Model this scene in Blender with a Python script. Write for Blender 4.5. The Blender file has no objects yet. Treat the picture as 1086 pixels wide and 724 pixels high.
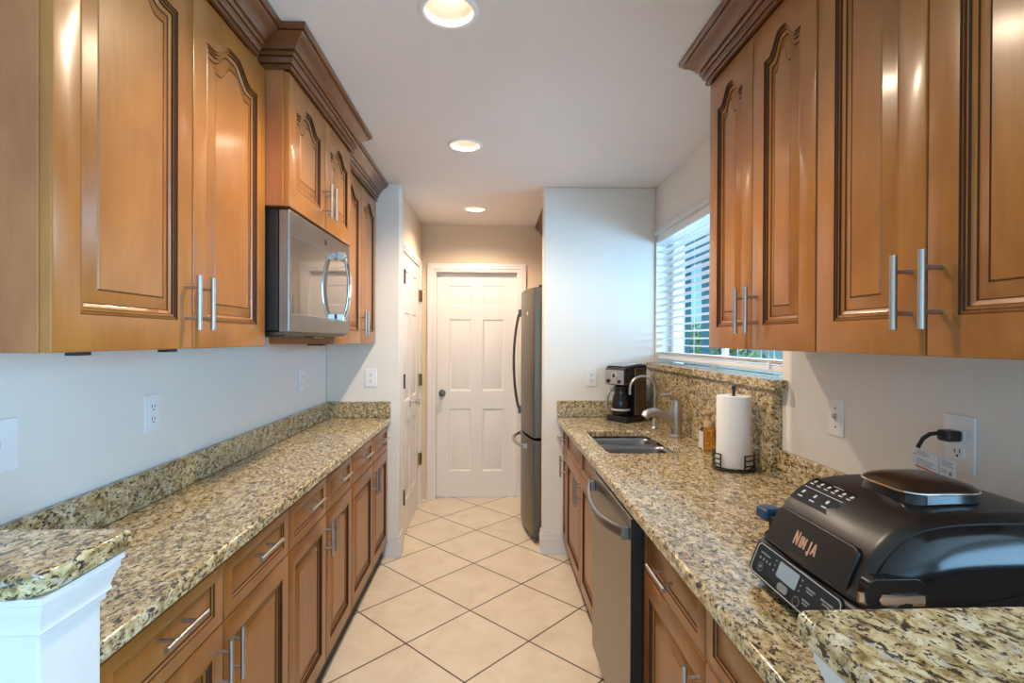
import bpy, bmesh, math, random
from mathutils import Vector, Matrix
random.seed(7)
S = bpy.context.scene
COL = S.collection
PI = math.pi

# ------------------------------------------------------------------ camera
def add_camera():
    yaw, pitch, roll = .040067, -.004104, .004221
    c, s = math.cos(yaw), math.sin(yaw)
    Fw = Vector((s, c, 0)); Rt = Vector((c, -s, 0)); Up = Vector((0, 0, 1))
    F2 = Fw * math.cos(pitch) + Up * math.sin(pitch)
    U2 = Up * math.cos(pitch) - Fw * math.sin(pitch)
    X = Rt * math.cos(roll) + U2 * math.sin(roll)
    U3 = U2 * math.cos(roll) - Rt * math.sin(roll)
    cam = bpy.data.cameras.new('camera')
    cam.sensor_width = 36; cam.lens = 553.375 / 1086 * 36; cam.clip_start = .02
    o = bpy.data.objects.new('camera', cam); COL.objects.link(o)
    m = Matrix.Identity(4)
    for i in range(3):
        m[i][0] = X[i]; m[i][1] = U3[i]; m[i][2] = -F2[i]
    m[2][3] = 1.43
    o.matrix_world = m
    S.camera = o
add_camera()

# ------------------------------------------------------------------ light, world, exposure
S.view_settings.view_transform = 'Standard'
S.view_settings.look = 'None'
S.view_settings.exposure = 0.13
S.view_settings.gamma = 1.0
S.view_settings.use_curve_mapping = False
CAN_POWER = 56
CAN_COLOR = (1.0, .80, .60)
DAY_COLOR = (.37, .68, 1.0)
DAY_POWER = 62
SKY_STRENGTH = .17
SUN_POWER = 5.0

w = bpy.data.worlds.new('sky'); S.world = w; w.use_nodes = True
nt = w.node_tree
sky = nt.nodes.new('ShaderNodeTexSky'); sky.sky_type = 'NISHITA'
sky.sun_disc = False; sky.sun_elevation = math.radians(50); sky.sun_rotation = math.radians(200)
bg = nt.nodes['Background']; bg.inputs['Strength'].default_value = SKY_STRENGTH
tn = nt.nodes.new('ShaderNodeMix'); tn.data_type = 'RGBA'; tn.blend_type = 'MULTIPLY'
tn.inputs[0].default_value = 1; tn.inputs[7].default_value = (.36, .74, 1.0, 1)
nt.links.new(sky.outputs[0], tn.inputs[6]); nt.links.new(tn.outputs[2], bg.inputs['Color'])

def add_light(name, kind, loc, direction, power, color, **kw):
    l = bpy.data.lights.new(name, kind); l.energy = power; l.color = color
    for k, v in kw.items(): setattr(l, k, v)
    o = bpy.data.objects.new(name, l); COL.objects.link(o); o.location = loc
    o.rotation_euler = Vector(direction).to_track_quat('-Z', 'Y').to_euler()
    return o
add_light('sun', 'SUN', (3, 3, 6), (.35, -.45, -.82), SUN_POWER, (1, .95, .86), angle=.01)
# daylight coming through the wide glass doors of the room behind, and through the kitchen window
add_light('daylight_patio', 'AREA', (.2, -3.75, 1.2), (0, 1, .0), DAY_POWER, DAY_COLOR, shape='RECTANGLE', size=3.4, size_y=2.1)
add_light('daylight_side', 'AREA', (2.93, -1.5, 1.08), (-1, .05, 0), 185, DAY_COLOR, shape='RECTANGLE', size=3.0, size_y=2.08)
add_light('daylight_window', 'AREA', (1.85, 2.35, 1.72), (-1, .45, .0), 46, (.40, .70, 1.0), shape='RECTANGLE', size=1.2, size_y=.5)

# ------------------------------------------------------------------ materials
def new_mat(name):
    m = bpy.data.materials.new(name); m.use_nodes = True
    return m, m.node_tree, m.node_tree.nodes['Principled BSDF']
def nd(nt, t, **kw):
    n = nt.nodes.new(t)
    for k, v in kw.items():
        if hasattr(n, k): setattr(n, k, v)
        else: n.inputs[k].default_value = v
    return n
def ramp(nt, stops, fac):
    r = nt.nodes.new('ShaderNodeValToRGB')
    e = r.color_ramp.elements
    while len(e) < len(stops): e.new(.5)
    for i, (p, c) in enumerate(stops):
        e[i].position = p; e[i].color = (*c, 1)
    nt.links.new(fac, r.inputs['Fac'])
    return r
def coords(nt, scale, rot=(0, 0, 0)):
    tc = nd(nt, 'ShaderNodeTexCoord'); mp = nd(nt, 'ShaderNodeMapping')
    mp.inputs['Scale'].default_value = scale; mp.inputs['Rotation'].default_value = rot
    g = nd(nt, 'ShaderNodeNewGeometry')
    nt.links.new(g.outputs['Position'], mp.inputs['Vector'])
    return mp.outputs['Vector']
def noise(nt, vec, scale, detail=3, rough=.5, dist=0):
    n = nd(nt, 'ShaderNodeTexNoise'); n.inputs['Scale'].default_value = scale
    n.inputs['Detail'].default_value = detail; n.inputs['Roughness'].default_value = rough
    n.inputs['Distortion'].default_value = dist
    nt.links.new(vec, n.inputs['Vector'])
    return n.outputs['Fac']
def mixc(nt, fac, a, b, mode='MIX'):
    n = nd(nt, 'ShaderNodeMix', data_type='RGBA', blend_type=mode)
    for sock, v in ((n.inputs['Factor'], fac), (n.inputs['A'], a), (n.inputs['B'], b)):
        pass
    fs = [i for i in n.inputs if i.name == 'Factor' and i.type == 'VALUE'][0]
    A = [i for i in n.inputs if i.name == 'A' and i.type == 'RGBA'][0]
    B = [i for i in n.inputs if i.name == 'B' and i.type == 'RGBA'][0]
    for sock, v in ((fs, fac), (A, a), (B, b)):
        if hasattr(v, 'is_output'): nt.links.new(v, sock)
        elif isinstance(v, (int, float)): sock.default_value = v
        else: sock.default_value = (*v, 1)
    return [o for o in n.outputs if o.type == 'RGBA'][0]
def bump(nt, b, h, strength, dist=.002):
    n = nd(nt, 'ShaderNodeBump'); n.inputs['Strength'].default_value = strength; n.inputs['Distance'].default_value = dist
    nt.links.new(h, n.inputs['Height']); nt.links.new(n.outputs[0], b.inputs['Normal'])

def simple(name, col, rough=.5, metal=0., var=.04, scale=40, coat=0., spec=None):
    m, nt, b = new_mat(name)
    v = coords(nt, (1, 1, 1)); f = noise(nt, v, scale, 2)
    lo = tuple(max(0, c * (1 - var)) for c in col); hi = tuple(min(1, c * (1 + var)) for c in col)
    r = ramp(nt, [(.3, lo), (.7, hi)], f)
    nt.links.new(r.outputs[0], b.inputs['Base Color'])
    b.inputs['Roughness'].default_value = rough; b.inputs['Metallic'].default_value = metal
    b.inputs['Coat Weight'].default_value = coat
    if spec is not None: b.inputs['Specular IOR Level'].default_value = spec
    return m
def wood(name, light, dark, grain=(14, 14, 1.2), rough=.30, coat=.35):
    m, nt, b = new_mat(name)
    v = coords(nt, grain)
    g = noise(nt, v, 6, 5, .6, .4)
    v2 = coords(nt, (3, 3, 1.4)); blot = noise(nt, v2, 2.2, 3, .55, .3)
    base = ramp(nt, [(.30, dark), (.70, light)], blot)
    fine = ramp(nt, [(.35, (.91, .90, .89)), (.65, (1, 1, 1))], g)
    c = mixc(nt, 1.0, base.outputs[0], fine.outputs[0], 'MULTIPLY')
    nt.links.new(c, b.inputs['Base Color'])
    b.inputs['Roughness'].default_value = rough
    b.inputs['Coat Weight'].default_value = coat; b.inputs['Coat Roughness'].default_value = .16
    return m
def granite(name, rot=.5, cool=0.):
    m, nt, b = new_mat(name)
    v = coords(nt, (1, .62, 1), (0, 0, rot))
    v3 = coords(nt, (1, 1, 1))
    big = noise(nt, v3, 7, 3, .6, .5)
    mid = noise(nt, v, 50, 4, .62, .8)
    base = ramp(nt, [(.34, (.20, .135, .06)), (.46, (.43, .33, .175)), (.55, (.60, .50, .32)), (.68, (.72, .66, .52))], mid)
    tint = ramp(nt, [(.40, (1.0, .93, .78)), (.62, (.98, .98, .96))], big)
    c = mixc(nt, 1.0, base.outputs[0], tint.outputs[0], 'MULTIPLY')
    gr = noise(nt, v, 60, 3, .6, .6)
    grm = ramp(nt, [(.60, (0, 0, 0)), (.68, (1, 1, 1))], gr)
    c = mixc(nt, grm.outputs[0], c, (.47, .43, .39))
    v2 = coords(nt, (1, .55, 1), (0, 0, rot + .3))
    sp = noise(nt, v2, 104, 4, .6, .6)
    spm = ramp(nt, [(.548, (0, 0, 0)), (.60, (1, 1, 1))], sp)
    c = mixc(nt, spm.outputs[0], c, (.060, .042, .030))
    sp2 = noise(nt, v3, 150, 2, .5, .5)
    spm2 = ramp(nt, [(.60, (0, 0, 0)), (.65, (1, 1, 1))], sp2)
    c = mixc(nt, spm2.outputs[0], c, (.05, .04, .035))
    nt.links.new(c, b.inputs['Base Color'])
    b.inputs['Roughness'].default_value = .14
    return m
def plaster(name, col, bumps=.15, scale=60, rough=.7):
    m, nt, b = new_mat(name)
    v = coords(nt, (1, 1, 1)); f = noise(nt, v, 3, 2)
    r = ramp(nt, [(.3, tuple(c * .98 for c in col)), (.7, col)], f)
    nt.links.new(r.outputs[0], b.inputs['Base Color']); b.inputs['Roughness'].default_value = rough
    h = noise(nt, v, scale, 4, .6, .6)
    bump(nt, b, h, bumps, .003)
    return m
def emit(name, col, strength):
    m, nt, b = new_mat(name)
    b.inputs['Base Color'].default_value = (*col, 1)
    b.inputs['Emission Color'].default_value = (*col, 1); b.inputs['Emission Strength'].default_value = strength
    return m
def tile_mat():
    m, nt, b = new_mat('floor_tile')
    s = .4095; x0, y0 = -.1048, 2.7528
    g = nd(nt, 'ShaderNodeNewGeometry')
    sep = nd(nt, 'ShaderNodeSeparateXYZ'); nt.links.new(g.outputs['Position'], sep.inputs[0])
    def math_(op, a, bb):
        n = nd(nt, 'ShaderNodeMath', operation=op)
        for i, x in enumerate((a, bb)):
            if hasattr(x, 'is_output'): nt.links.new(x, n.inputs[i])
            elif x is not None: n.inputs[i].default_value = x
        return n.outputs[0]
    dx = math_('SUBTRACT', sep.outputs['X'], x0); dy = math_('SUBTRACT', sep.outputs['Y'], y0)
    k = .70711 / s
    u = math_('MULTIPLY', math_('ADD', dx, dy), k); v = math_('MULTIPLY', math_('SUBTRACT', dx, dy), k)
    u = math_('ADD', u, 40); v = math_('ADD', v, 40)
    fu = math_('FRACT', u, None); fv = math_('FRACT', v, None)
    def edge(f):
        return math_('MINIMUM', f, math_('SUBTRACT', 1.0, f))
    e = math_('MINIMUM', edge(fu), edge(fv))
    grout = math_('LESS_THAN', e, .0095)
    cell = math_('ADD', math_('MULTIPLY', math_('FLOOR', u, None), 3.17), math_('MULTIPLY', math_('FLOOR', v, None), 7.31))
    wn = nd(nt, 'ShaderNodeTexWhiteNoise', noise_dimensions='1D'); nt.links.new(cell, wn.inputs['W'])
    vec = coords(nt, (1, 1, 1)); n1 = noise(nt, vec, 6, 5, .65, .6)
    t = ramp(nt, [(.30, (.72, .60, .45)), (.52, (.80, .685, .53)), (.75, (.84, .75, .61))], n1)
    tone = ramp(nt, [(0, (.93, .93, .93)), (1, (1, 1, 1))], wn.outputs['Value'])
    c = mixc(nt, 1.0, t.outputs[0], tone.outputs[0], 'MULTIPLY')
    c = mixc(nt, grout, c, (.07, .05, .035))
    nt.links.new(c, b.inputs['Base Color'])
    b.inputs['Roughness'].default_value = .38
    hh = math_('SUBTRACT', 1.0, grout); bump(nt, b, hh, .4, .002)
    return m
def steel(name, col=(.50, .49, .47), rough=.30, stretch=(2, 2, 120), aniso=0.):
    m, nt, b = new_mat(name)
    v = coords(nt, stretch); f = noise(nt, v, 4, 3)
    r = ramp(nt, [(.3, tuple(c * .93 for c in col)), (.7, col)], f)
    nt.links.new(r.outputs[0], b.inputs['Base Color'])
    rr = nd(nt, 'ShaderNodeMapRange'); rr.inputs['To Min'].default_value = rough * .85; rr.inputs['To Max'].default_value = rough * 1.2
    nt.links.new(f, rr.inputs['Value']); nt.links.new(rr.outputs[0], b.inputs['Roughness'])
    b.inputs['Metallic'].default_value = 1
    return m
def glass(name, col=(1, 1, 1), rough=0., ior=1.45, thin=True):
    m, nt, b = new_mat(name)
    v = coords(nt, (1, 1, 1)); f = noise(nt, v, 5, 1)
    r = ramp(nt, [(0, tuple(c * .99 for c in col)), (1, col)], f)
    if thin:
        tr = nd(nt, 'ShaderNodeBsdfTransparent'); gl = nd(nt, 'ShaderNodeBsdfGlossy'); gl.inputs['Roughness'].default_value = .02
        mx = nd(nt, 'ShaderNodeMixShader'); mx.inputs[0].default_value = .05
        nt.links.new(r.outputs[0], tr.inputs['Color'])
        nt.links.new(tr.outputs[0], mx.inputs[1]); nt.links.new(gl.outputs[0], mx.inputs[2])
        nt.links.new(mx.outputs[0], nt.nodes['Material Output'].inputs['Surface'])
    else:
        nt.links.new(r.outputs[0], b.inputs['Base Color'])
        b.inputs['Transmission Weight'].default_value = 1; b.inputs['Roughness'].default_value = rough; b.inputs['IOR'].default_value = ior
    return m

M = {}
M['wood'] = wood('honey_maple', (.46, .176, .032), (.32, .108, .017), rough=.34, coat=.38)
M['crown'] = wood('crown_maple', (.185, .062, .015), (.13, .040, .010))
M['side'] = wood('maple_side_panel', (.50, .178, .060), (.36, .116, .036), grain=(10, 10, 2.0), rough=.5, coat=.05)
M['glaze'] = simple('dark_glaze', (.060, .019, .006), .6, spec=.2)
M['base'] = wood('base_maple', (.36, .132, .022), (.26, .088, .013), rough=.36, coat=.30)
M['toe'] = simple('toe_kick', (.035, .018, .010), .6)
M['steel'] = steel('brushed_nickel', (.47, .44, .41), .36, (60, 60, 3))
M['stainless'] = steel('stainless_steel', (.33, .315, .30), .34, (2, 120, 2))
M['dw_steel'] = steel('dishwasher_steel', (.27, .245, .215), .33, (2, 140, 2))
M['slate'] = steel('slate_steel', (.175, .146, .112), .36, (2, 2, 60))
M['slate_side'] = simple('fridge_side_grey', (.060, .050, .042), .45)
M['chrome'] = steel('chrome', (.78, .78, .78), .08, (2, 2, 2))
M['sink'] = steel('sink_steel', (.32, .31, .30), .30, (20, 2, 2))
M['wall'] = plaster('wall_paint', (.82, .785, .73), .08, 90)
M['tan'] = plaster('hall_wall_paint', (.76, .63, .47), .08, 90)
M['ceiling'] = plaster('ceiling_texture', (.82, .775, .75), .55, 16, .8)
M['trim'] = simple('white_trim', (.76, .745, .73), .35, var=.01)
M['door'] = simple('white_door_paint', (.82, .77, .73), .35, var=.01)
M['plate'] = simple('white_plastic', (.86, .86, .86), .3, var=.01)
M['slot'] = simple('dark_slot', (.03, .03, .03), .5)
M['tile'] = tile_mat()
M['granite'] = granite('speckled_granite')
M['granite_v'] = granite('speckled_granite_splash', .2)
M['black'] = simple('black_plastic', (.014, .013, .013), .38)
M['gloss_black'] = simple('gloss_black', (.010, .010, .011), .10)
M['blind'] = simple('white_blind', (.88, .88, .87), .45, var=.01)
M['vinyl'] = simple('white_vinyl', (.80, .80, .80), .4, var=.01)
M['glass'] = glass('window_glass', (.93, .98, 1.0))
M['teal'] = simple('dark_teal_aluminium', (.010, .20, .26), .5)
M['brass'] = simple('aged_brass', (.32, .23, .10), .3, 1.0)
M['pewter'] = simple('dark_pewter', (.14, .135, .125), .35, .9)
M['lamp'] = emit('lamp_lens', (1.0, .90, .74), 2.6)
M['baffle'] = simple('lamp_baffle', (.66, .60, .52), .4, var=.01)
M['paper'] = simple('paper_towel', (.86, .84, .83), .95, var=.03, scale=120)
M['amber'] = glass('amber_soap', (.80, .50, .15), .05, 1.35, False)
M['pump'] = simple('tan_pump', (.50, .34, .17), .4)
M['soap_label'] = simple('soap_label', (.62, .58, .56), .5)
M['copper'] = simple('copper_lettering', (.90, .55, .38), .3, .6)
M['ninja'] = simple('matte_black_shell', (.010, .008, .007), .34)
M['ninja_side'] = simple('satin_black_lid_side', (.008, .008, .009), .14)
M['bronze'] = simple('bronze_cap', (.075, .048, .030), .24, .7)
M['navy'] = simple('navy_plastic', (.012, .05, .11), .35)
M['screen'] = simple('grey_display', (.30, .36, .41), .2)
M['silver_line'] = simple('silver_outline', (.45, .45, .46), .35)
M['ink'] = simple('white_print', (.50, .50, .50), .5)
M['dim_ink'] = simple('grey_print', (.22, .22, .22), .5)
M['tagpaper'] = simple('paper_tag', (.74, .76, .80), .5)
M['tagorange'] = simple('orange_print', (.55, .20, .06), .5)
M['leaf'] = simple('leaf_green', (.10, .26, .05), .5, var=.4, scale=8)
M['leaf2'] = simple('leaf_bright', (.25, .38, .09), .5, var=.4, scale=8)
M['bark'] = simple('bark', (.12, .08, .05), .8)
M['concrete'] = plaster('patio_concrete', (.72, .70, .66), .2, 40)
M['smoked'] = simple('microwave_glass', (.10, .085, .072), .035, coat=.6)
M['silver_plastic'] = simple('silver_plastic', (.46, .46, .48), .28, .7)
M['carafe'] = simple('smoked_carafe_glass', (.012, .012, .014), .05)
M['coffee_side'] = simple('brown_steel_side', (.13, .105, .085), .2, .8)

# ------------------------------------------------------------------ mesh helpers
def perp(d):
    d = d.normalized(); a = Vector((0, 0, 1)) if abs(d.z) < .9 else Vector((1, 0, 0))
    u = d.cross(a).normalized(); return u, d.cross(u).normalized()
class MB:
    def __init__(s): s.bm = bmesh.new()
    def face(s, vs, mi=0):
        try:
            f = s.bm.faces.new(vs); f.material_index = mi; return f
        except ValueError: return None
    def v(s, p): return s.bm.verts.new(p)
    def loop(s, pts): return [s.bm.verts.new(p) for p in pts]
    def bridge(s, a, b, mi=0, closed=True):
        n = len(a)
        for i in range(n if closed else n - 1):
            j = (i + 1) % n; s.face([a[i], a[j], b[j], b[i]], mi)
    def box(s, x0, x1, y0, y1, z0, z1, mi=0):
        p = [s.v((x, y, z)) for z in (z0, z1) for x, y in ((x0, y0), (x1, y0), (x1, y1), (x0, y1))]
        for f in ((3, 2, 1, 0), (4, 5, 6, 7), (0, 1, 5, 4), (1, 2, 6, 5), (2, 3, 7, 6), (3, 0, 4, 7)): s.face([p[i] for i in f], mi)
        return s
    def ring(s, c, u, w, r, n): return s.loop([c + u * (r * math.cos(2 * PI * i / n)) + w * (r * math.sin(2 * PI * i / n)) for i in range(n)])
    def cyl(s, p0, p1, r, n=16, mi=0, r1=None, caps=True):
        p0, p1 = Vector(p0), Vector(p1); u, w = perp(p1 - p0)
        a = s.ring(p0, u, w, r, n); b = s.ring(p1, u, w, r if r1 is None else r1, n)
        s.bridge(a, b, mi)
        if caps: s.face(a[::-1], mi); s.face(b, mi)
        return s
    def tube(s, pts, r, n=12, mi=0, closed=False):
        pts = [Vector(p) for p in pts]; m = len(pts); rs = r if isinstance(r, (list, tuple)) else [r] * m
        rings = []; u = None
        for i, p in enumerate(pts):
            if closed: d = pts[(i + 1) % m] - pts[i - 1]
            else: d = pts[min(i + 1, m - 1)] - pts[max(i - 1, 0)]
            d.normalize()
            if u is None: u, w = perp(d)
            else:
                u = (u - d * u.dot(d)).normalized(); w = d.cross(u)
            rings.append(s.ring(p, u, d.cross(u), rs[i], n))
        for i in range(m - 1): s.bridge(rings[i], rings[i + 1], mi)
        if closed: s.bridge(rings[-1], rings[0], mi)
        else: s.face(rings[0][::-1], mi); s.face(rings[-1], mi)
        return s
    def lathe(s, c, prof, n=32, mi=0, axis=(0, 0, 1)):
        c = Vector(c); ax = Vector(axis).normalized(); u, w = perp(ax); prev = None
        for r, h in prof:
            if r < 1e-6: cur = [s.v(c + ax * h)]
            else: cur = s.ring(c + ax * h, u, w, r, n)
            if prev is not None:
                if len(prev) == 1 and len(cur) > 1:
                    for i in range(n): s.face([prev[0], cur[i], cur[(i + 1) % n]], mi)
                elif len(cur) == 1 and len(prev) > 1:
                    for i in range(n): s.face([prev[i], prev[(i + 1) % n], cur[0]], mi)
                elif len(cur) > 1: s.bridge(prev, cur, mi)
            prev = cur
        return s
    def prism(s, poly, P, d0, d1, mi=0):
        """poly of (u,v); P(u,v,d) gives a world point"""
        a = s.loop([P(u, v, d0) for u, v in poly]); b = s.loop([P(u, v, d1) for u, v in poly])
        s.bridge(a, b, mi); s.face(a[::-1], mi); s.face(b, mi); return s
    def plate_holes(s, outer, holes, P, d0, d1, mi=0):
        """flat plate with holes, thickness d0..d1"""
        for d in (d0, d1):
            es = []
            for lp in [outer] + holes:
                vs = s.loop([P(u, v, d) for u, v in lp])
                for i in range(len(vs)): es.append(s.bm.edges.new((vs[i], vs[(i + 1) % len(vs)])))
            r = bmesh.ops.triangle_fill(s.bm, use_beauty=True, use_dissolve=False, edges=es)
            for f in r['geom']:
                if isinstance(f, bmesh.types.BMFace): f.material_index = mi
        for lp in [outer] + holes:
            a = s.loop([P(u, v, d0) for u, v in lp]); b = s.loop([P(u, v, d1) for u, v in lp]); s.bridge(a, b, mi)
        bmesh.ops.remove_doubles(s.bm, verts=s.bm.verts[:], dist=1e-5)
        return s
    def xform(s, m):
        bmesh.ops.transform(s.bm, matrix=m, verts=s.bm.verts[:]); return s
    def build(s, name, mats, parent=None, bevel=0, seg=2, smooth=True, angle=35, recalc=True, kind=None):
        if recalc: bmesh.ops.recalc_face_normals(s.bm, faces=s.bm.faces[:])
        root = parent
        while root is not None and root.parent is not None: root = root.parent
        loc = root.location.copy() if root is not None else None
        me = bpy.data.meshes.new(name)
        if loc is not None: bmesh.ops.translate(s.bm, vec=-loc, verts=s.bm.verts[:])
        s.bm.to_mesh(me); s.bm.free()
        for m in (mats if isinstance(mats, (list, tuple)) else [mats]): me.materials.append(M[m] if isinstance(m, str) else m)
        o = bpy.data.objects.new(name, me); COL.objects.link(o)
        if parent is not None: o.parent = parent
        if smooth:
            me.polygons.foreach_set('use_smooth', [True] * len(me.polygons))
            try: me.set_sharp_from_angle(angle=math.radians(angle))
            except Exception: pass
        if bevel:
            b = o.modifiers.new('bevel', 'BEVEL'); b.width = bevel; b.segments = seg; b.limit_method = 'ANGLE'; b.angle_limit = math.radians(40)
            b.harden_normals = True
        if kind: o['kind'] = kind
        return o
def tag(o, label, cat, group=None):
    o['label'] = label; o['category'] = cat
    if group: o['group'] = group
    return o
def thing(name, loc, label, cat, group=None):
    o = bpy.data.objects.new(name, None); COL.objects.link(o); o.location = loc; o.empty_display_size = .05
    return tag(o, label, cat, group)
def structure(name, mb, mat, **kw):
    return mb.build(name, mat, kind='structure', **kw)
def sroot(name, loc):
    o = bpy.data.objects.new(name, None); COL.objects.link(o); o.location = loc; o['kind'] = 'structure'; return o
def rrect(u0, u1, v0, v1, r, n=5):
    out = []
    for cu, cv, a in ((u1 - r, v0 + r, -PI / 2), (u1 - r, v1 - r, 0), (u0 + r, v1 - r, PI / 2), (u0 + r, v0 + r, PI)):
        for i in range(n + 1):
            t = a + PI / 2 * i / n; out.append((cu + r * math.cos(t), cv + r * math.sin(t)))
    return out
def PX(xf): return lambda u, v, d: (xf + d, u, v)        # faces +X (left run), u = Y, v = Z
def NX(xf): return lambda u, v, d: (xf - d, u, v)        # faces -X (right run)
def NY(yf): return lambda u, v, d: (u, yf - d, v)        # faces -Y
def PZ(z): return lambda u, v, d: (u, v, z + d)

# ------------------------------------------------------------------ raised panel fronts
PROF_DOOR = [(0, 0, 0), (.0016, -.0035, 1), (.0060, -.0015, 0), (.0078, -.0050, 1), (.0125, -.0035, 0), (.0143, -.0078, 1), (.0215, -.0105, 0),
             (.0240, -.0125, 1), (.0480, -.0045, 0), (.0500, -.0062, 1), (.0520, -.0040, 0)]
PROF_DRAWER = [(0, 0, 0), (.0016, -.0035, 1), (.0050, -.0060, 0), (.0070, -.0080, 1), (.0120, -.0060, 0)]
PROF_WHITE = [(0, 0, 0), (.006, -.006, 0), (.020, -.009, 0), (.045, -.003, 0)]
def arch_loop(u0, u1, v0, v1, rise, off, nt=28):
    """inner opening, offset inwards by off; top edge has an ogee arch when rise > 0"""
    pts = [(u0 + off, v0 + off), (u1 - off, v0 + off)]
    W = u1 - u0
    def top(t):                              # t 0..1 along width
        if rise <= 0: return v1
        e = min(t, 1 - t)
        if e < .13: return v1 - rise
        x = min(1, (e - .13) / .30)
        return v1 - rise + rise * (x * x * (3 - 2 * x))
    n = nt if rise > 0 else 2
    for i in range(n):
        t = 1 - i / (n - 1)
        pts.append((u0 + off + (W - 2 * off) * t, top(t) - off * (1 + .12 * (rise > 0))))
    return pts
def panel_front(P, u0, u1, v0, v1, stile, rail_b, rail_t, prof, th=.020, rise=0., mats=('wood', 'glaze'), name='door', parent=None):
    mb = MB()
    a = (u0 + stile, u1 - stile, v0 + rail_b, v1 - rail_t)
    inner = arch_loop(*a, rise, 0)
    n = len(inner)
    def rect(ins):
        pts = [(u0 + ins, v0 + ins), (u1 - ins, v0 + ins)]
        for i, (u, v) in enumerate(inner[2:]):
            uu = u
            if i == 0: uu = u1 - ins
            elif i == n - 3: uu = u0 + ins
            pts.append((uu, v1 - ins))
        return pts
    L = mb.loop([P(u, v, -th) for u, v in rect(0)])
    mb.face(L[::-1], 0)
    for ins, d in ((0, -.004), (.0012, -.0012), (.004, 0)):
        L2 = mb.loop([P(u, v, d) for u, v in rect(ins)]); mb.bridge(L, L2, 0); L = L2
    for off, d, mi in prof:
        L2 = mb.loop([P(u, v, d) for u, v in arch_loop(*a, rise, off)])
        mb.bridge(L, L2, mi); L = L2
    mb.face(L, 0)
    o = mb.build(name, list(mats), parent, angle=28)
    return o
def bar_handle(P, parent, u, v, horizontal=False, length=.135, cc=.076, r=.0062, stand=.034):
    mb = MB(); h = length / 2
    e = (lambda s: (u + s, v)) if horizontal else (lambda s: (u, v + s))
    mb.cyl(P(*e(-h), stand), P(*e(h), stand), r, 16)
    for s in (-cc / 2, cc / 2): mb.cyl(P(*e(s), .0), P(*e(s), stand), .0045, 12)
    return mb.build('handle', 'steel', parent)
def crown(parent, path, z0, z1, out, mat='crown'):
    """crown along a polyline of (x,y); out is +1 when the room lies to the right-hand side of the path direction"""
    prof = [(0, 0, 0), (.012, 0, 0), (.012, .10, 0), (.006, .11, 1), (.006, .135, 1), (.014, .15, 0), (.020, .22, 0), (.022, .28, 0), (.016, .29, 1), (.016, .315, 1), (.024, .33, 0),
            (.029, .38, 0), (.029, .42, 0), (.025, .43, 1), (.025, .45, 1), (.033, .47, 0), (.042, .58, 0), (.055, .69, 0), (.068, .76, 0), (.072, .80, 0), (.067, .81, 1), (.067, .83, 1), (.078, .845, 0), (.083, .90, 0), (.083, 1.0, 0), (0, 1.0, 0)]
    mb = MB(); H = z1 - z0; pts = [Vector((x, y, 0)) for x, y in path]; rings = []
    for i, p in enumerate(pts):
        ns = []
        for a, b in ((i - 1, i), (i, i + 1)):
            if 0 <= a and b < len(pts):
                d = (pts[b] - pts[a]).normalized(); ns.append(Vector((d.y, -d.x, 0)) * out)
        nrm = ns[0] if len(ns) == 1 else (ns[0] + ns[1]) / (1 + ns[0].dot(ns[1]))
        rings.append(mb.loop([(p.x + nrm.x * o, p.y + nrm.y * o, z0 + H * t) for o, t, m_ in prof]))
    n = len(prof)
    for A, B in zip(rings, rings[1:]):
        for k in range(n): mb.face([A[k], A[(k + 1) % n], B[(k + 1) % n], B[k]], prof[k][2] & prof[(k + 1) % n][2])
    mb.face(rings[0][::-1]); mb.face(rings[-1])
    return mb.build('crown_molding', [mat, 'glaze'], parent, angle=30)

# ------------------------------------------------------------------ room shell
ZC = 2.445
XL, XR = -1.072, 1.100
CANS = [(-.135, 1.625), (-.141, 2.743), (-.128, 4.076)]
fl = MB().box(-3, 3.2, -4, 5.0, -.10, 0); structure('floor', fl, 'tile', smooth=False)
ce = MB()
ce.plate_holes([(-3, -4), (3.2, -4), (3.2, 5.0), (-3, 5.0)],
               [[(x + .078 * math.cos(2 * PI * i / 32), y + .078 * math.sin(2 * PI * i / 32)) for i in range(32)] for x, y in CANS], PZ(ZC), 0, .012)
structure('ceiling', ce, 'ceiling', smooth=False)
structure('wall_left', MB().box(XL - .12, XL, .80, 3.57, 0, ZC), 'wall', smooth=False)
# right wall with the window opening
WY0, WY1, WZ0, WZ1 = 1.925, 3.445, 1.245, 2.125
rw = MB(); TH = .19
rw.box(XR, XR + TH, .60, WY0, 0, ZC); rw.box(XR, XR + TH, WY1, 4.80, 0, ZC)
rw.box(XR, XR + TH, WY0, WY1, 0, WZ0); rw.box(XR, XR + TH, WY0, WY1, WZ1, ZC)
structure('wall_right', rw, 'wall', smooth=False)
structure('wall_left_return', MB().box(XL, -.602, 3.450, 3.572, 0, ZC), 'wall', bevel=.006)
structure('wall_right_return', MB().box(.350, XR, 3.462, 3.585, 0, ZC), 'wall', bevel=.006)
YB = 4.675
hl = MB(); DZ = 2.055
hl.box(-.80, -.618, 3.572, 3.650, 0, ZC); hl.box(-.80, -.618, 4.530, YB, 0, ZC); hl.box(-.80, -.618, 3.650, 4.530, DZ, ZC)
structure('wall_hall_left', hl, 'tan', smooth=False)
bw = MB()
bw.box(-.80, -.495, YB, YB + .12, 0, ZC); bw.box(.238, XR, YB, YB + .12, 0, ZC); bw.box(-.495, .238, YB, YB + .12, 2.030, ZC)
structure('wall_back', bw, 'tan', smooth=False)
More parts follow.
